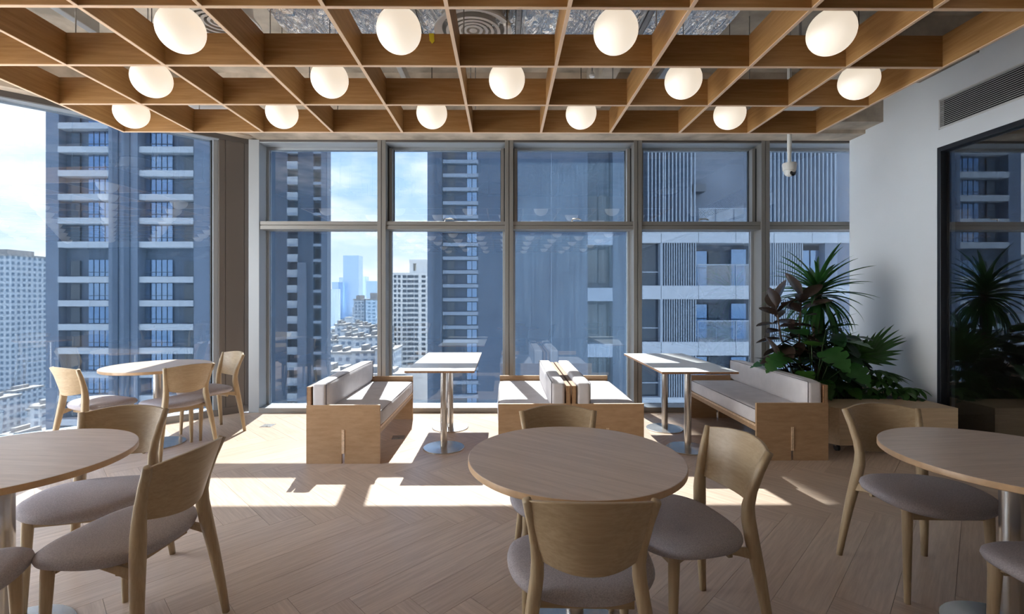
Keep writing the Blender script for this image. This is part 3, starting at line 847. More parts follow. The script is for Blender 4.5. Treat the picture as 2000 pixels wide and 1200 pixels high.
cafe(-.875, -.262, 4.20, 5.55, ((-.556, 4.41), (-.572, 5.08)), 'long white topped cafe table beside the left bench')
cafe(1.365, 2.03, 4.13, 5.45, ((1.68, 4.37), (1.69, 5.03)), 'long white topped cafe table beside the right bench')

# ------------------------------------------------------------------ benches
def rbox(x0, x1, y0, y1, z0, z1, r=0.03, bulge=0.006, n=6):
    """cushion: rounded box with softly bulging faces"""
    bm = bmesh.new()
    bmesh.ops.create_cube(bm, size=1.0)
    bmesh.ops.subdivide_edges(bm, edges=bm.edges[:], cuts=n * 2, use_grid_fill=True)
    sx, sy, sz = x1 - x0, y1 - y0, z1 - z0
    vs = []
    for v in bm.verts:
        p = Vector((v.co.x * sx, v.co.y * sy, v.co.z * sz))
        h = Vector((sx / 2, sy / 2, sz / 2))
        inner = Vector([max(-(h[i] - r), min(h[i] - r, p[i])) for i in range(3)])
        # remap so that edge rows gather at the rounding
        d = p - inner
        if d.length > 1e-9:
            p = inner + d.normalized() * r
        f = [1 - min(1, abs(p[i]) / h[i]) ** 4 for i in range(3)]
        for i in range(3):
            j, k = (i + 1) % 3, (i + 2) % 3
            if abs(p[i]) > h[i] - r * 0.35:
                p[i] += math.copysign(bulge * f[j] * f[k], p[i])
        vs.append((p.x + (x0 + x1) / 2, p.y + (y0 + y1) / 2, p.z + (z0 + z1) / 2))
    bm.verts.index_update()
    fs = [tuple(v.index for v in f.verts) for f in bm.faces]
    bm.free()
    return MB().add(vs, fs)
BW, BL = 0.612, 1.45
def make_bench():
    """backrest along -x, sitter faces +x; front panel at y=0"""
    root = empty('bench')
    for k, (y0, y1) in enumerate(((0, .022), (BL - .022, BL))):
        c_ = BW / 2; s_ = .012
        poly = [(0, 0), (c_ - s_, 0), (c_ - s_, .285), (c_ + s_, .285), (c_ + s_, 0), (BW, 0), (BW, .487), (0, .487)]
        pn = MB(); 
        pn.box(0, c_ - s_, y0, y1, 0, .487); pn.box(c_ + s_, BW, y0, y1, 0, .487); pn.box(c_ - s_, c_ + s_, y0, y1, .285, .487)
        e_ = MB().prism_y(poly, y0, y1).build('end_panel', 'ply_birch', root)
        B(.0, BW, y0 + .0005, y1 - .0005, .487, .4885).build('top_edge', 'ply_edge', e_)
        B(c_ - s_ + .001, c_ + s_ - .001, y0 - (.004 if k == 0 else 0), y1 + (.004 if k else 0), .085, .284).build('tenon', 'ply_edge', e_)
    B(c_ - .011, c_ + .011, .022, BL - .022, .20, .285).build('stretcher', 'ply_birch', root)
    sb = B(.0, BW - .004, .022, BL - .022, .285, .305).build('seat_board', 'ply_birch', root)
    B(BW - .004, BW - .001, .022, BL - .022, .286, .304).build('edge_band', 'ply_edge', sb)
    fa = B(BW - .03, BW - .006, .022, BL - .022, .245, .285).build('front_rail', 'ply_birch', root)
    # layered back board
    bb = B(.012, .032, .0, BL, .488, .640).build('back_board', 'ply_birch', root)
    B(.032, .040, .0, BL, .488, .640).build('veneer', 'ply_edge_dark', bb)
    B(.004, .012, .0, BL, .488, .640).build('veneer', 'ply_edge_dark', bb)
    B(.010, .034, .022, BL - .022, .305, .488).build('back_panel', 'ply_birch', root)
    sc2 = rbox(.045, BW + .004, .026, BL - .026, .305, .438, .022, .008).build('seat_cushion', 'bench_fabric', root, smooth='all')
    bc = rbox(.044, .165, .006, BL - .012, .442, .668, .024, .006).build('back_cushion', 'bench_fabric', root, smooth='all')
    y0, y1 = .012, BL - .018
    MB().tube([(.161, y0, .47), (.162, y0, .655), (.159, y0 + .008, .664), (.159, y1 - .008, .664), (.162, y1, .655), (.162, y1, .47)], .0032, n=6).build('piping', 'piping', bc, smooth='all')
    MB().tube([(BW, .034, .430), (BW + .004, BL / 2, .432), (BW, BL - .034, .430)], .0032, n=6).build('piping', 'piping', sc2, smooth='all')
    return reg(root)
b0 = make_bench()
def bench(x, y, flip, lab, k):
    o = b0 if k == 0 else copy_tree(b0)
    if flip:
        o.rotation_euler = (0, 0, PI); o.location = (x + BW, y + BL, 0)
    else:
        o.location = (x, y, 0)
    tag(o, lab, 'bench', 'plywood benches with grey cushions')
bench(-1.648, 3.995, False, 'plywood bench with grey cushions at the left, facing the left cafe table', 0)
bench(-.050, 4.03, True, 'left one of the two plywood benches standing back to back in the middle', 1)
bench(.566, 4.03, False, 'right one of the two plywood benches standing back to back in the middle', 2)
bench(2.142, 4.05, True, 'plywood bench with grey cushions at the right, against the planter', 3)

# ------------------------------------------------------------------ floor sockets, bin
def socket(x, y, rz, mt, lab):
    d = empty('floor_socket', (x, y, 0), rz); tag(d, lab, 'floor socket', 'floor sockets')
    B(-.06, .06, -.06, .06, 0, .004).build('cover', mt, d, bevel=.001)
    B(-.045, .045, -.045, .045, .004, .0055).build('lid', mt, d, bevel=.0005)
    B(.0, .02, -.043, -.036, .0055, .0065).build('latch', 'gasket', d)
socket(-2.546, 5.17, 0, 'brushed_steel', 'square steel floor socket in the sun left of the left bench')
socket(-1.046, 4.733, .1, 'aluminium', 'bronze floor socket in shade under the left bench')
bn = empty('waste_bin', (-4.66, 4.28, 0)); tag(bn, 'small white bin by the glass at the far left edge', 'bin')
MB().lathe([(.09, 0), (.10, .01), (.125, .28), (.118, .28), (.095, .02), (.001, .02)], 32, cap=False).build('body', 'plastic_white', bn, smooth=40)
MB().lathe([(.126, .276), (.129, .283), (.126, .29), (.116, .288)], 32, cap=False).build('rim', 'gasket', bn, smooth=40)

# ------------------------------------------------------------------ planter and plants
PX0, PX1, PY0, PY1 = 2.915, 4.02, 4.215, 5.55
pt = empty('planter', (0, 0, 0)); tag(pt, 'low pale wood planter box on casters at the right', 'planter')
OX0, OX1, OY0, OY1 = 3.0, 3.97, 4.60, 5.47
MB().prism([(PX0 + .05, PY0), (PX1, PY0), (PX1, PY0 + .02), (PX0 + .05, PY0 + .02)], .075, .383).build('front_panel', 'planter_ash', pt)
MB().prism([(PX0, PY0 + .06), (PX0 + .05, PY0), (PX0 + .05, PY0 + .02), (PX0 + .02, PY0 + .06)], .075, .383).build('corner_panel', 'planter_ash', pt)
B(PX0, PX0 + .02, PY0 + .06, PY1, .075, .383).build('side_panel', 'planter_ash', pt)
B(PX1 - .02, PX1, PY0 + .02, PY1, .075, .383).build('side_panel', 'planter_ash', pt)
B(PX0 + .02, PX1 - .02, PY1 - .02, PY1, .075, .383).build('rear_panel', 'planter_ash', pt)
B(PX0 + .03, PX1 - .03, PY0 + .07, PY1 - .03, .075, .09).build('bottom', 'planter_ash', pt)
MB().prism([(PX0 + .05, PY0), (PX1, PY0), (PX1, OY0), (PX0, OY0), (PX0, PY0 + .06)], .383, .403).build('deck', 'planter_ash', pt)
B(PX0, OX0, OY0, PY1, .383, .403).build('rim', 'planter_ash', pt)
B(OX1, PX1, OY0, PY1, .383, .403).build('rim', 'planter_ash', pt)
B(OX0, OX1, OY1, PY1, .383, .403).build('rim', 'planter_ash', pt)
for cx2, cy2 in ((PX0 + .09, PY0 + .09), (PX1 - .09, PY0 + .09), (PX0 + .09, PY1 - .09), (PX1 - .09, PY1 - .09)):
    k = MB().tube([(cx2 - .012, cy2, .03), (cx2 + .012, cy2, .03)], .03, n=20).build('caster', 'caster_black', pt, smooth=40)
    B(cx2 - .02, cx2 + .02, cy2 - .015, cy2 + .015, .045, .075).build('fork', 'brushed_steel', k)
B(OX0, OX1, OY0, OY1, .33, .372).build('soil', 'soil', pt)

def leafmesh(name, mat, L, wid, wf, droop=0.3, fold=0.25, seg=10, cross=2, twist=0.0, cup=0.0):
    """leaf along +x from the origin, width profile wf(t), drooping in -z; cross points each side of the midrib"""
    rows = []
    x = z = 0.0
    ang = 0.0
    for i in range(seg + 1):
        t_ = i / seg
        h = wid * wf(t_)
        row = []
        for j in range(-cross, cross + 1):
            s_ = j / cross
            y = s_ * h
            zz = z + abs(s_) * h * fold - cup * (s_ * h) ** 2
            row.append((x, y, zz))
        rows.append(row)
        ang = -droop * t_ * 1.6
        x += L / seg * math.cos(ang); z += L / seg * math.sin(ang)
    m_ = MB()
    Q = 2 * cross + 1
    m_.add([p for r in rows for p in r], [(i * Q + j, i * Q + j + 1, (i + 1) * Q + j + 1, (i + 1) * Q + j) for i in range(seg) for j in range(Q - 1)])
    me = m_.mesh(name, mat)
    me.polygons.foreach_set('use_smooth', [True] * len(me.polygons))
    return me
def ell(t_): return max(0.02, math.sin(PI * min(1, t_ * 0.97 + 0.015)) ** 0.75)
def blade(t_): return max(0.03, (1 - t_) ** 0.55 * min(1, 0.45 + t_ * 3))
def heart(t_): return max(0.01, math.sin(PI * min(1, (t_ * 0.92 + 0.08)) ** 0.62) ** 0.85 if t_ < 0.99 else 0.01)
def mon(t_):
    h = heart(t_)
    k = (t_ * 3.7) % 1.0
    return h * (0.5 if (0.2 < t_ < 0.88 and k < 0.2) else 1.0)
def place(me, parent, pos, yaw, pitch, roll=0.0, sc=1.0, name='leaf'):
    o = bpy.data.objects.new(name, me); C.objects.link(o); o.parent = parent
    o.location = pos
    o.rotation_euler = (Euler((0, 0, yaw)).to_matrix() @ Euler((0, -pitch, 0)).to_matrix() @ Euler((roll, 0, 0)).to_matrix()).to_euler()
    o.scale = (sc, sc, sc)
    return o
U = random.uniform
def plant(name, x, y, lab, cat='plant'):
    r = empty(name, (x, y, .372)); tag(r, lab, cat, 'plants in the planter'); return r
# tall dracaena
pd_ = plant('dracaena', 3.30, 5.02, 'tall spiky dracaena on a bare trunk, highest of the plants')
MB().tube([(0, 0, 0), (.01, 0, .3), (-.01, .01, .6), (0, 0, .95), (.005, 0, 1.10)], [.045, .04, .038, .042, .03], n=14).build('trunk', 'stem_brown', pd_, smooth='all')
bl1 = leafmesh('leaf', 'leaf_green', .53, .030, blade, .42, .5, 10, 1)
bl2 = leafmesh('leaf', 'leaf_green', .50, .026, blade, .85, .5, 10, 1)
for k in range(84):
    f = k / 84
    pitch = lerp(1.25, -0.75, f ** 0.85)
    place(bl1 if f < .55 else bl2, pd_, (0, 0, 1.10 - .16 * f), k * 2.39996 + U(-.2, .2), pitch + U(-.12, .12), U(-.3, .3), U(.82, 1.12))
# lower spiky dracaena
pd2 = plant('young_dracaena', 3.42, 5.12, 'short thin leaved dracaena below the tall crown')
MB().tube([(0, 0, 0), (.02, 0, .35), (0, 0, .62)], [.018, .016, .013], n=10).build('trunk', 'stem_brown', pd2, smooth='all')
MB().tube([(0, 0, .1), (-.16, -.05, .35), (-.2, -.05, .52)], [.016, .014, .012], n=10).build('trunk', 'stem_brown', pd2, smooth='all')
bl3 = leafmesh('leaf', 'leaf_green', .38, .018, blade, .45, .5, 9, 1)
for hx, hy, hz in ((0, 0, .62), (-.2, -.05, .52), (.02, 0, .40)):
    for k in range(34):
        f = k / 34
        place(bl3, pd2, (hx, hy, hz - .1 * f), k * 2.39996, lerp(1.2, -.4, f) + U(-.15, .15), U(-.3, .3), U(.8, 1.1))
# rubber plant
pr_ = plant('rubber_plant', 3.02, 4.80, 'burgundy leaved rubber plant leaning over the right bench')
rl = leafmesh('leaf', 'leaf_burgundy', .29, .070, ell, .22, .16, 10, 2)
stems = [[(0, 0, 0), (-.14, -.02, .3), (-.25, -.02, .62), (-.30, -.02, .95)], [(.03, .05, 0), (-.03, .03, .4), (-.05, .0, .7), (-.04, -.02, 1.02)], [(-.02, -.02, 0), (-.16, -.08, .2), (-.30, -.08, .42)]]
for st in stems:
    MB().tube(st, [.012, .011, .009, .006][:len(st)], n=8).build('stem', 'stem_brown', pr_, smooth='all')
def along(st, f):
    f *= len(st) - 1; i = min(int(f), len(st) - 2); f -= i
    return tuple(lerp(a, b2, f) for a, b2 in zip(st[i], st[i + 1]))
for si, (st, cnt) in enumerate(zip(stems, (22, 20, 12))):
    for k in range(cnt):
        f = 0.38 + .62 * k / (cnt - 1)
        place(rl, pr_, along(st, f), k * 2.4 + si * 1.1 + U(-.3, .3), lerp(-.2, 1.05, ((f - .38) / .62) ** 3) + U(-.2, .25), U(-.5, .5), U(.75, 1.02))
# monstera
pm = plant('monstera', 3.05, 4.70, 'monstera with split leaves spilling over the bench back')
ml = leafmesh('leaf', 'leaf_green', .28, .12, mon, .35, .12, 21, 2)
mlb = leafmesh('leaf', 'leaf_bright', .22, .095, mon, .35, .12, 21, 2)
def stalked(parent, base, tip, me, yaw, pitch, roll, sc, stem='stem_green'):
    mid = tuple((a + b2) / 2 + (0.0 if i < 2 else .05) for i, (a, b2) in enumerate(zip(base, tip)))
    MB().tube([base, mid, tip], [.006, .005, .004], n=6).build('stem', stem, parent, smooth='all')
    place(me, parent, tip, yaw, pitch, roll, sc)
for k, (tx, ty, tz, yaw, pit, sc, br) in enumerate(((-.22, -.06, .42, 3.4, .2, 1.0, 0), (-.10, -.12, .55, 4.6, .5, .9, 1), (.05, -.10, .50, 4.9, -.4, 1.1, 0), (-.28, -.02, .25, 3.0, -.5, .9, 0),
                                                    (-.15, -.1, .30, 4.2, -.6, .9, 1), (.22, -.08, .58, 5.2, .1, 1.0, 0), (.12, .0, .68, 5.9, .5, 1.0, 0), (-.05, .02, .64, 2.6, .4, .9, 0),
                                                    (-.34, .05, .36, 2.9, .0, .9, 0), (.0, -.1, .2, 4.6, -.5, .8, 0), (-.18, .04, .50, 3.6, .6, .8, 1), (-.34, -.02, .42, 3.5, -.5, .8, 0), (.3, -.05, .35, 5.0, -.5, 1.0, 0))):
    stalked(pm, (0, 0, 0), (tx, ty, tz), mlb if br else ml, yaw, pit, U(-.5, .5), sc)
# dark calathea in the middle
pc = plant('calathea', 3.38, 4.88, 'dark patterned calathea in the middle of the planter')
cl_ = leafmesh('leaf', 'leaf_dark', .27, .07, ell, .5, .15, 10, 2)
for k in range(60):
    a = k * 2.4; rr = .05 + .26 * ((k * 0.618) % 1); h = .16 + .50 * ((k * .414) % 1)
    stalked(pc, (0, 0, 0), (rr * math.cos(a), rr * math.sin(a) * .8, h), cl_, a + U(-.3, .3), U(-.5, .6), U(-.4, .4), U(.8, 1.1))
# fan palm
pf = plant('fan_palm', 3.66, 4.95, 'fan palm with pleated leaves against the white wall')
fp = leafmesh('leaflet', 'leaf_palm', .42, .037, lambda t_: max(.02, min(1, .35 + t_ * 1.6) * (1 - max(0, t_ - .45) / .55) ** .8), .25, .6, 9, 1)
for k, (tx, ty, tz, yaw, tilt, sc, n_) in enumerate(((.06, -.10, .38, -1.35, 1.22, 1.0, 19), (.0, .05, .42, 2.2, 1.2, .9, 15), (.10, -.12, .26, -.7, -.1, .75, 11), (-.14, -.10, .40, -2.2, 1.15, .8, 15))):
    MB().tube([(0, 0, 0), (tx * .5, ty * .5, tz * .6), (tx, ty, tz)], [.007, .006, .005], n=6).build('stem', 'stem_green', pf, smooth='all')
    # the fan lies in a plane tilted up by tilt towards yaw
    Mx = Euler((0, 0, yaw)).to_matrix() @ Euler((0, -tilt, 0)).to_matrix()
    for j in range(n_):
        a = lerp(-1.75, 1.75, j / (n_ - 1))
        o = bpy.data.objects.new('leaflet', fp); C.objects.link(o); o.parent = pf
        o.location = (tx, ty, tz)
        o.rotation_euler = (Mx @ Euler((0, 0, a)).to_matrix() @ Euler((U(-.15, .15), U(-.06, .06), 0)).to_matrix()).to_euler()
        s_ = sc * (1 - .12 * abs(a)) * U(.92, 1.08); o.scale = (s_, s_, s_)
# pothos along the front
pp = plant('pothos', 3.35, 4.68, 'heart leaved pothos along the front of the planter')
hl = leafmesh('leaf', 'leaf_green', .19, .078, heart, .4, .18, 12, 2)
hlb = leafmesh('leaf', 'leaf_bright', .15, .058, heart, .4, .18, 12, 2)
for k in range(30):
    x = -.33 + .70 * (k * .618 % 1); z = .02 + .22 * (k * .377 % 1); y = U(-.05, .14)
    stalked(pp, (x * .7, .06, 0), (x, y, z), hlb if k % 4 == 1 else hl, U(-2.6, -.5), U(-.9, .1), U(-.4, .4), U(.75, 1.15))
# scheffleras
le = leafmesh('leaflet', 'leaf_palm', .125, .026, ell, .35, .15, 8, 1)
def scheff(x, y, whorls, lab):
    r = plant('umbrella_plant', x, y, lab)
    for tx, ty, tz in whorls:
        MB().tube([(0, 0, 0), (tx * .4, ty * .4, tz * .7), (tx, ty, tz)], [.006, .005, .003], n=6).build('stem', 'stem_green', r, smooth='all')
        for j in range(8):
            place(le, r, (tx, ty, tz), j * PI / 4 + U(-.2, .2), -.35 + U(-.25, .2), 0, U(.8, 1.1), 'leaflet')
scheff(3.74, 4.70, [(-.06, -.03, .20), (.02, -.06, .24), (.08, -.02, .18), (-.01, .04, .28), (.11, .04, .25), (-.12, .0, .12), (.06, -.06, .10), (.0, -.08, .14), (.13, -.05, .12)], 'small umbrella plant with leaflet whorls near the planter edge')
scheff(3.88, 4.64, [(.0, -.06, .10), (.04, -.03, .14), (.12, -.02, .13), (.05, -.08, .06)], 'low umbrella plant sprig beside the black partition frame')

# ------------------------------------------------------------------ the city outside
ZG = -70.0
gr = B(-1500, 1500, 20, 3500, ZG - 1, ZG).build('ground', 'city_ground'); tag(gr, 'hazy city ground far below the windows', 'ground', kind='structure')
FL = 3.06
# tower behind the slanted glass
ta = empty('apartment_tower', (0, 62, 0)); tag(ta, 'dark apartment tower with pale spandrel bands behind the slanted glass', 'building', 'towers outside the windows')
s = 62 / 935.0
def X(px, Y): return (px - 985) / 935.0 * Y
B(X(95, 62), X(120, 62), 0, 9, ZG, 60).build('pier', 'tower_mid', ta)
B(X(221, 62), X(277, 62), -.4, 9, ZG, 60).build('pier', 'tower_mid', ta)
B(X(381, 62), X(420, 62), 0, 9, ZG, 60).build('pier', 'tower_mid', ta)
B(X(120, 62), X(381, 62), 1.1, 9, ZG, 60).build('core', 'tower_dark', ta)
for x in (X(236, 62), X(258, 62)):
    B(x - .35, x + .35, -.6, -.4, ZG, 60).build('rib', 'tower_dark', ta)
sp1 = B(X(120, 62), X(221, 62), -.15, 1.1, 0, .78).mesh('spandrel', 'spandrel')
sp2 = B(X(277, 62), X(381, 62), -.15, 1.1, 0, .78).mesh('spandrel', 'spandrel')
pw = (X(221, 62) - X(166, 62)) / 5
pme = B(.06, pw - .06, .85, 1.05, .86, FL - .06).mesh('window_pane', 'pane_blue')
pme2 = B(.06, 1.3, .85, 1.05, .9, FL - .2).mesh('window_pane', 'pane_dark')
frm = B(.0, 5 * pw, .78, .88, 1.35, 1.43).mesh('window_rail', 'tower_dark')
zb = 1.4 + (578 - 691) / 935 * 62
for k in range(-4, 15):
    z = zb + k * FL + (1.45 if k > 3 else 0)
    link('spandrel', sp1, ta, loc=(0, 0, z)); link('spandrel', sp2, ta, loc=(0, 0, z))
    for j in range(5):
        link('window_pane', pme, ta, loc=(X(166, 62) + j * pw, 0, z)); link('window_pane', pme, ta, loc=(X(277, 62) + j * pw, 0, z))
    link('window_rail', frm, ta, loc=(X(166, 62), 0, z)); link('window_rail', frm, ta, loc=(X(277, 62), 0, z))
    link('window_pane', pme2, ta, loc=(X(130, 62), 0, z)); link('window_pane', pme2, ta, loc=(X(353, 62), 0, z))
# tower in the leftmost bay
tb = empty('apartment_tower', (0, 95, 0)); tag(tb, 'dark slim tower filling the left part of the leftmost bay', 'building', 'towers outside the windows')
B(X(470, 95), X(563, 95), 0, 2.0, ZG, 70).build('body', 'tower_dark', tb)
B(X(563, 95), X(583, 95), 1.2, 2.0, ZG, 70).build('recess', 'tower_dark', tb)
B(X(583, 95), X(613, 95), 0, 2.0, ZG, 70).build('body', 'tower_dark', tb)
B(X(613, 95), X(628, 95), .9, 2.0, ZG, 70).build('recess', 'tower_mid', tb)
B(X(628, 95), X(640, 95), 0, 2.0, ZG, 70).build('body', 'tower_mid', tb)
B(X(584, 95), X(600, 95), -.5, 0, ZG, 8).build('pier', 'tower_mid', tb)
b1 = B(X(563, 95), X(583, 95), -.3, 1.2, 0, 1.5).mesh('balcony_front', 'spandrel')
b2_ = B(X(563, 95), X(583, 95), -.32, -.3, 0, .5).mesh('balcony_band', 'spandrel_grey')
w1 = B(X(614, 95), X(622, 95), .7, .9, .9, 2.6).mesh('window_pane', 'pane_dark')
w2 = B(X(624, 95), X(627, 95), .7, .9, .9, 2.6).mesh('window_pane', 'pane_dark')
s1 = B(X(613, 95), X(628, 95), 0, .9, 0, .55).mesh('spandrel', 'spandrel_grey')
for k in range(-9, 12):
    z = 2.0 + k * FL
    link('balcony_front', b1, tb, loc=(0, 0, z)); link('balcony_band', b2_, tb, loc=(0, 0, z))
    link('window_pane', w1, tb, loc=(0, 0, z)); link('window_pane', w2, tb, loc=(0, 0, z)); link('spandrel', s1, tb, loc=(0, 0, z))
# tower in the second bay
tcx = empty('apartment_tower', (0, 106, 0)); tag(tcx, 'dark tower with thin pale bands in the second bay', 'building', 'towers outside the windows')
B(X(835, 106), X(850, 106), 0, 14, ZG, 60).build('body', 'tower_mid', tcx)
B(X(850, 106), X(864, 106), -.6, 14, ZG, 60).build('body', 'tower_dark', tcx)
B(X(864, 106), X(990, 106), 1.0, 14, ZG, 60).build('core', 'tower_dark', tcx)
s3 = B(X(865, 106), X(936, 106), -.1, 1.0, 0, .75).mesh('spandrel', 'spandrel_grey')
pn3 = B(0, 1.0, .8, 1.0, .95, FL - .2).mesh('window_pane', 'pane_blue')
pn4 = B(0, 1.6, .8, 1.0, .95, FL - .2).mesh('window_pane', 'pane_dark')
zc_ = 1.4 + (578 - 562) / 935 * 106
for k in range(-10, 13):
    z = zc_ + k * FL
    link('spandrel', s3, tcx, loc=(0, 0, z))
    for px in (912, 922):
        link('window_pane', pn3, tcx, loc=(X(px, 106), 0, z))
    link('window_pane', pn4, tcx, loc=(X(873, 106), 0, z))
# near tower with balconies on the right
Y4 = 26.0
td = empty('apartment_tower', (0, Y4, 0)); tag(td, 'near dark tower with louvred balconies and pale floor bands at the right', 'building', 'towers outside the windows')
TOPD = 46
B(X(934, Y4), X(1148, Y4), 0, 12, ZG, TOPD).build('body', 'tower_dark', td)
B(X(1148, Y4), X(1197, Y4), 1.0, 12, ZG, TOPD).build('recess', 'tower_dark', td)
B(X(1197, Y4), X(1254, Y4), 0, 12, ZG, TOPD).build('body', 'tower_dark', td)
B(X(1254, Y4), 24, 1.6, 12, ZG, TOPD).build('core', 'concrete_ext', td)
for px in (1005, 1076):
    B(X(px, Y4), X(px, Y4) + .06, -.03, 0, ZG, TOPD).build('joint', 'tower_mid', td)
zs = [-4.86 - FL, -4.86, -1.85, 1.21, 4.27]
finm = B(0, .055, -.05, .10, .72, FL).mesh('louvre_fin', 'fin_metal')
sph = .74
for zi, z in enumerate(zs):
    xs_ = [X(p, Y4) for p in (1254, 1291, 1364, 1437, 1512, 1587, 1662)]
    for a, b2 in zip(xs_[:-1], xs_[1:]):
        B(a + .012, b2 - .012, -.1, 1.6, z, z + sph).build('spandrel', 'spandrel', td)
    B(X(1148, Y4), X(1197, Y4), .0, 1.0, z - .1, z + .62).build('spandrel', 'spandrel_grey', td)
    B(X(1152, Y4), X(1172, Y4), .85, 1.0, z + .9, z + FL - .3).build('window_pane', 'pane_dark', td)
    B(X(1175, Y4), X(1194, Y4), .85, 1.0, z + .9, z + FL - .3).build('window_pane', 'pane_dark', td)
    B(X(1291, Y4), X(1364, Y4), 1.0, 1.5, z + .74, z + FL).build('wall_panel', 'tower_dark', td)
    if zi == 4: continue
    B(X(1256, Y4), X(1289, Y4), .3, .5, z + .75, z + FL - .02).build('window_pane', 'pane_dark', td)
    B(X(1254, Y4), X(1291, Y4), .2, .3, z + 1.45, z + 1.52).build('window_rail', 'fin_metal', td)
    B(X(1291, Y4) - .05, X(1291, Y4) + .05, -.1, .3, z + .74, z + FL).build('post', 'fin_metal', td)
    for j in range(15):
        link('louvre_fin', finm, td, loc=(X(1293, Y4) + j * (X(1363, Y4) - X(1293, Y4)) / 15, 0, z))
        link('louvre_fin', finm, td, loc=(X(1506, Y4) + j * (X(1572, Y4) - X(1506, Y4)) / 15, 0, z))
    B(X(1366, Y4), X(1434, Y4), -.02, .02, z + .74, z + 1.85).build('rail_glass', 'rail_glass', td)
    B(X(1365, Y4), X(1436, Y4), -.03, .03, z + 1.85, z + 1.91).build('handrail', 'fin_metal', td)
    B(X(1440, Y4), X(1500, Y4), -.02, .02, z + .74, z + 1.85).build('rail_glass', 'rail_glass', td)
    B(X(1437, Y4), X(1500, Y4), -.03, .03, z + 1.85, z + 1.91).build('handrail', 'fin_metal', td)
    for px in (1364, 1400, 1435, 1439):
        B(X(px, Y4) - .02, X(px, Y4) + .02, -.02, .02, z + .74, z + 1.9).build('post', 'fin_metal', td)
    B(X(1378, Y4), X(1403, Y4), 1.4, 1.6, z + .75, z + 2.75).build('balcony_door', 'pane_blue', td)
    B(X(1406, Y4), X(1430, Y4), 1.4, 1.6, z + .75, z + 2.75).build('balcony_door', 'pane_dark', td)
    B(X(1445, Y4), X(1475, Y4), .9, 1.1, z + .75, z + 2.8).build('window_pane', 'pane_blue', td)
    B(X(1577, Y4), X(1592, Y4), .4, .5, z + .75, z + 2.7).build('window_pane', 'pane_blue', td)
    B(X(1595, Y4), X(1612, Y4), .4, .5, z + .75, z + 2.7).build('window_pane', 'pane_blue', td)
    B(X(1614, Y4), 24, 0, .5, z + .74, z + FL).build('wall_panel', 'tower_mid', td)
# tall top storey
z = 4.27
finl = B(0, .06, -.05, .12, sph, 7.5).mesh('louvre_fin', 'fin_metal')
for j in range(14):
    link('louvre_fin', finl, td, loc=(X(1262, Y4) + j * (X(1364, Y4) - X(1262, Y4)) / 14 + (.1 if j < 5 else 0), 0, z))
for j in range(17):
    link('louvre_fin', finl, td, loc=(X(1506, Y4) + j * (X(1640, Y4) - X(1506, Y4)) / 17, 0, z))
B(X(1506, Y4), X(1640, Y4), .9, 1.5, z + sph, z + 7.5).build('wall_panel', 'tower_dark', td)
B(X(1256, Y4), X(1364, Y4), .9, 1.5, z + sph, z + 7.5).build('wall_panel', 'tower_dark', td)
for a, b2 in ((1366, 1397), (1400, 1433), (1436, 1462)):
    B(X(a, Y4), X(b2, Y4), -.02, .02, z + sph, z + 1.85).build('rail_glass', 'rail_glass', td)
B(X(1365, Y4), X(1462, Y4), -.03, .03, z + 1.85, z + 1.90).build('handrail', 'fin_metal', td)
B(X(1368, Y4), X(1394, Y4), .9, 1.6, z + 3.0, z + 3.45).build('air_unit', 'fin_dark', td, bevel=.03)
B(X(1254, Y4), 24, -.1, 1.6, z + 7.0, z + 7.9).build('spandrel', 'spandrel_grey', td)
# pale apartment block further away
Y5 = 300.0
tw = empty('apartment_block', (0, Y5, 0)); tag(tw, 'pale cream apartment block with many small windows in the second bay', 'building', 'blocks in the distance')
ztop = 1.4 + (578 - 533) / 935 * Y5
B(X(762, Y5), X(842, Y5), 0, 18, ZG, ztop).build('body', 'facade_cream', tw)
B(X(799, Y5), X(806, Y5), 2, 14, ztop, ztop + 6).build('roof_tower', 'facade_cream', tw)
B(X(812, Y5), X(842, Y5), 2, 14, ztop, ztop + 6).build('roof_tower', 'facade_cream', tw)
B(X(798.5, Y5), X(842, Y5), 1.8, 14.2, ztop + 6, ztop + 8.4).build('roof_tower', 'facade_cream', tw)
B(X(806, Y5), X(812, Y5), 2, 14, ztop, ztop + 1.2).build('roof_tower', 'facade_cream', tw)
wa = B(0, 1.4, -.25, .1, 0, 1.7).mesh('window_pane', 'pane_dark'); wb_ = B(0, 2.3, -.25, .1, 0, 1.6).mesh('window_pane', 'pane_dark')
bal = B(-.1, 2.4, -.4, 0, -.5, -.1).mesh('balcony', 'facade_grey')
for k in range(19):
    z = ztop - 3.2 - k * 3.02
    for px in (770, 778, 804):
        link('window_pane', wa, tw, loc=(X(px, Y5), 0, z))
    for px in (787, 796, 810):
        link('window_pane', wb_, tw, loc=(X(px, Y5), 0, z)); link('balcony', bal, tw, loc=(X(px, Y5), 0, z))
    link('window_pane', wb_, tw, loc=(X(824, Y5), 0, z))

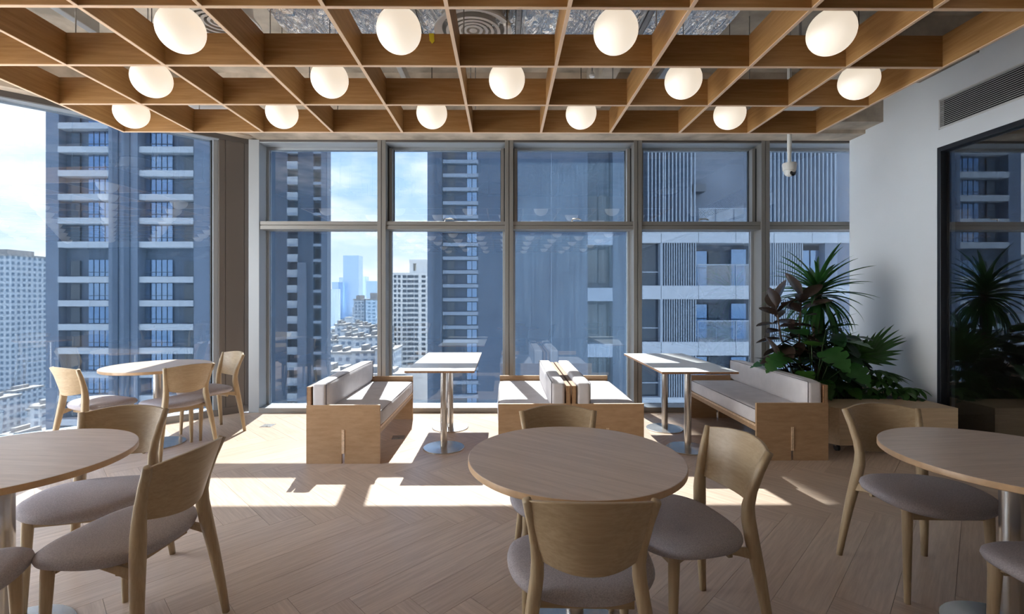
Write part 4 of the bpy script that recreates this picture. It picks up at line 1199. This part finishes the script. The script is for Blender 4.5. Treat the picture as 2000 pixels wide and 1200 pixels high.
# blocks whose windows are too small to tell apart: a window grid in the material
def gridmat(name, wall, win, sx, sz):
    m, t, b = newmat(name)
    b.inputs['Roughness'].default_value = 0.7
    co = N(t, 'ShaderNodeTexCoord'); sp = N(t, 'ShaderNodeSeparateXYZ'); t.links.new(co.outputs['Object'], sp.inputs[0])
    ad = N(t, 'ShaderNodeMath', operation='ADD'); t.links.new(sp.outputs['X'], ad.inputs[0]); t.links.new(sp.outputs['Y'], ad.inputs[1])
    def cell(src, size, lo):
        d = N(t, 'ShaderNodeMath', operation='DIVIDE'); d.inputs[1].default_value = size; t.links.new(src, d.inputs[0])
        f = N(t, 'ShaderNodeMath', operation='FRACT'); t.links.new(d.outputs[0], f.inputs[0])
        g = N(t, 'ShaderNodeMath', operation='GREATER_THAN'); g.inputs[1].default_value = lo; t.links.new(f.outputs[0], g.inputs[0])
        return g.outputs[0]
    mu = N(t, 'ShaderNodeMath', operation='MULTIPLY')
    t.links.new(cell(ad.outputs[0], sx, .48), mu.inputs[0]); t.links.new(cell(sp.outputs['Z'], sz, .45), mu.inputs[1])
    mx = N(t, 'ShaderNodeMix', data_type='RGBA'); mx.inputs[6].default_value = (*wall, 1); mx.inputs[7].default_value = (*win, 1)
    t.links.new(mu.outputs[0], mx.inputs[0]); t.links.new(mx.outputs[2], b.inputs['Base Color'])
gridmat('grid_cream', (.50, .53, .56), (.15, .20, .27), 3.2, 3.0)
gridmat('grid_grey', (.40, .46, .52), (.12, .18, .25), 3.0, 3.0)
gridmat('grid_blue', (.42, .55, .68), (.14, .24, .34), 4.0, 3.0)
def block(Y, p0, p1, ytop, mt, lab, depth=20, name='apartment_block', grp='blocks in the distance', extra=None, zb=ZG):
    zt = 1.4 + (578 - ytop) / 935 * Y
    o = empty(name, (X(p0, Y), Y, zb)); tag(o, lab, 'building', grp)
    wd_ = X(p1, Y) - X(p0, Y)
    B(0, wd_, 0, depth, 0, zt - zb).build('body', mt, o)
    rf = MB(); rf.box(-.4, wd_ + .4, -.4, depth + .4, zt - zb, zt - zb + .9)
    rf.build('parapet', 'roof_pale' if mt.startswith('grid') else mt, o)
    for q0, q1, hh in (extra or []):
        B(wd_ * q0, wd_ * q1, depth * .2, depth * .7, zt - zb, zt - zb + hh).build('roof_tower', 'roof_pale' if mt.startswith('grid') else mt, o)
    return o
block(260, -30, 28, 500, 'grid_grey', 'grey green residential block at the far left edge', 30, extra=[(.2, .5, 4)])
block(296, 30, 60, 516, 'grid_blue', 'residential block with a stepped top left of the slanted glass tower', 30, extra=[(.1, .8, 3.5)])
block(326, 62, 110, 519, 'grid_grey', 'residential block just left of the slanted glass tower', 25, extra=[(.1, .5, 2)])
block(420, 691, 712, 586, 'grid_grey', 'grey mid rise block, left of a pair in the leftmost bay', 30, extra=[(.05, .4, 4)])
block(410, 715, 760, 586, 'grid_blue', 'bluish mid rise block beside the first mullion', 30, extra=[(.1, .5, 6)])
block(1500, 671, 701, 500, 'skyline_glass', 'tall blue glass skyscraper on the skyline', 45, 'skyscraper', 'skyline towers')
block(1550, 663, 671, 543, 'skyline_haze', 'slim pale tower left of the blue skyscraper', 40, 'skyscraper', 'skyline towers')
block(1600, 701, 714, 541, 'skyline_haze', 'pale tower right of the blue skyscraper', 40, 'skyscraper', 'skyline towers')
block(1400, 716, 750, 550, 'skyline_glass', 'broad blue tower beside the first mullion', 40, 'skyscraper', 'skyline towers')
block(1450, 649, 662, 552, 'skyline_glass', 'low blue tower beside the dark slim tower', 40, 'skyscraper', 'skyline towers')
block(900, 640, 655, 566, 'skyline_haze', 'pale slab tower hugging the dark slim tower', 30, 'skyscraper', 'skyline towers')
low = [(330, 640, 668, 652, .4), (300, 655, 672, 636, .3), (290, 668, 690, 648, .5), (310, 690, 706, 635, .3), (280, 700, 720, 640, .5), (283, 728, 760, 643, .3),
       (250, 640, 664, 668, .4), (245, 662, 692, 662, .5), (240, 690, 718, 663, .4), (235, 715, 750, 660, .4), (205, 640, 690, 692, .3), (200, 688, 735, 690, .5), (195, 733, 770, 686, .4), (180, 620, 700, 730, .3), (175, 700, 790, 735, .4)]
for k, (Y, p0, p1, yt, q) in enumerate(low):
    block(Y, p0, p1, yt, 'grid_cream', 'low pale apartment building in the dense rows below the skyline', 14, 'low_rise', 'low apartment rows', extra=[(q - .2, q, 3.0), (q + .2, q + .35, 2.2)])
rnd = random.Random(3)
FOOT = []
def free(Y, p0, p1, d):
    a = (X(p0, Y) - 1.5, X(p1, Y) + 1.5, Y - 1.5, Y + d + 1.5)
    for b2 in FOOT:
        if a[0] < b2[1] and b2[0] < a[1] and a[2] < b2[3] and b2[2] < a[3]: return False
    FOOT.append(a); return True
for q in ((260, -30, 28, 30), (296, 30, 60, 30), (326, 62, 110, 25), (62, 90, 430, 12), (95, 465, 650, 18), (300, 760, 845, 20), (420, 691, 712, 30), (410, 715, 760, 30), (900, 640, 655, 30)): free(*q)
for k in range(34):
    for tr_ in range(60):
        Y = rnd.uniform(140, 330); px = rnd.uniform(-60, 470); wpx = rnd.uniform(3500, 7000) / Y
        if free(Y, px, px + wpx, 16): break
    else: continue
    block(Y, px, px + wpx, 578 + rnd.uniform(45, 62) / Y * 935, rnd.choice(['grid_cream', 'grid_grey', 'grid_cream']), 'low building in the streets below the slanted glass', 16, 'low_rise', 'low buildings at the left', extra=[(.2, .5, 2.5)])
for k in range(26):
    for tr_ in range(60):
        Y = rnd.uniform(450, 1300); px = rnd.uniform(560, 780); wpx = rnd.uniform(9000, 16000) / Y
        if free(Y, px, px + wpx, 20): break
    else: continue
    block(Y, px, px + wpx, 578 + rnd.uniform(20, 62) / Y * 935, rnd.choice(['grid_cream', 'grid_blue', 'skyline_haze']), 'small building in the hazy distance between the towers', 20, 'low_rise', 'distant low buildings')
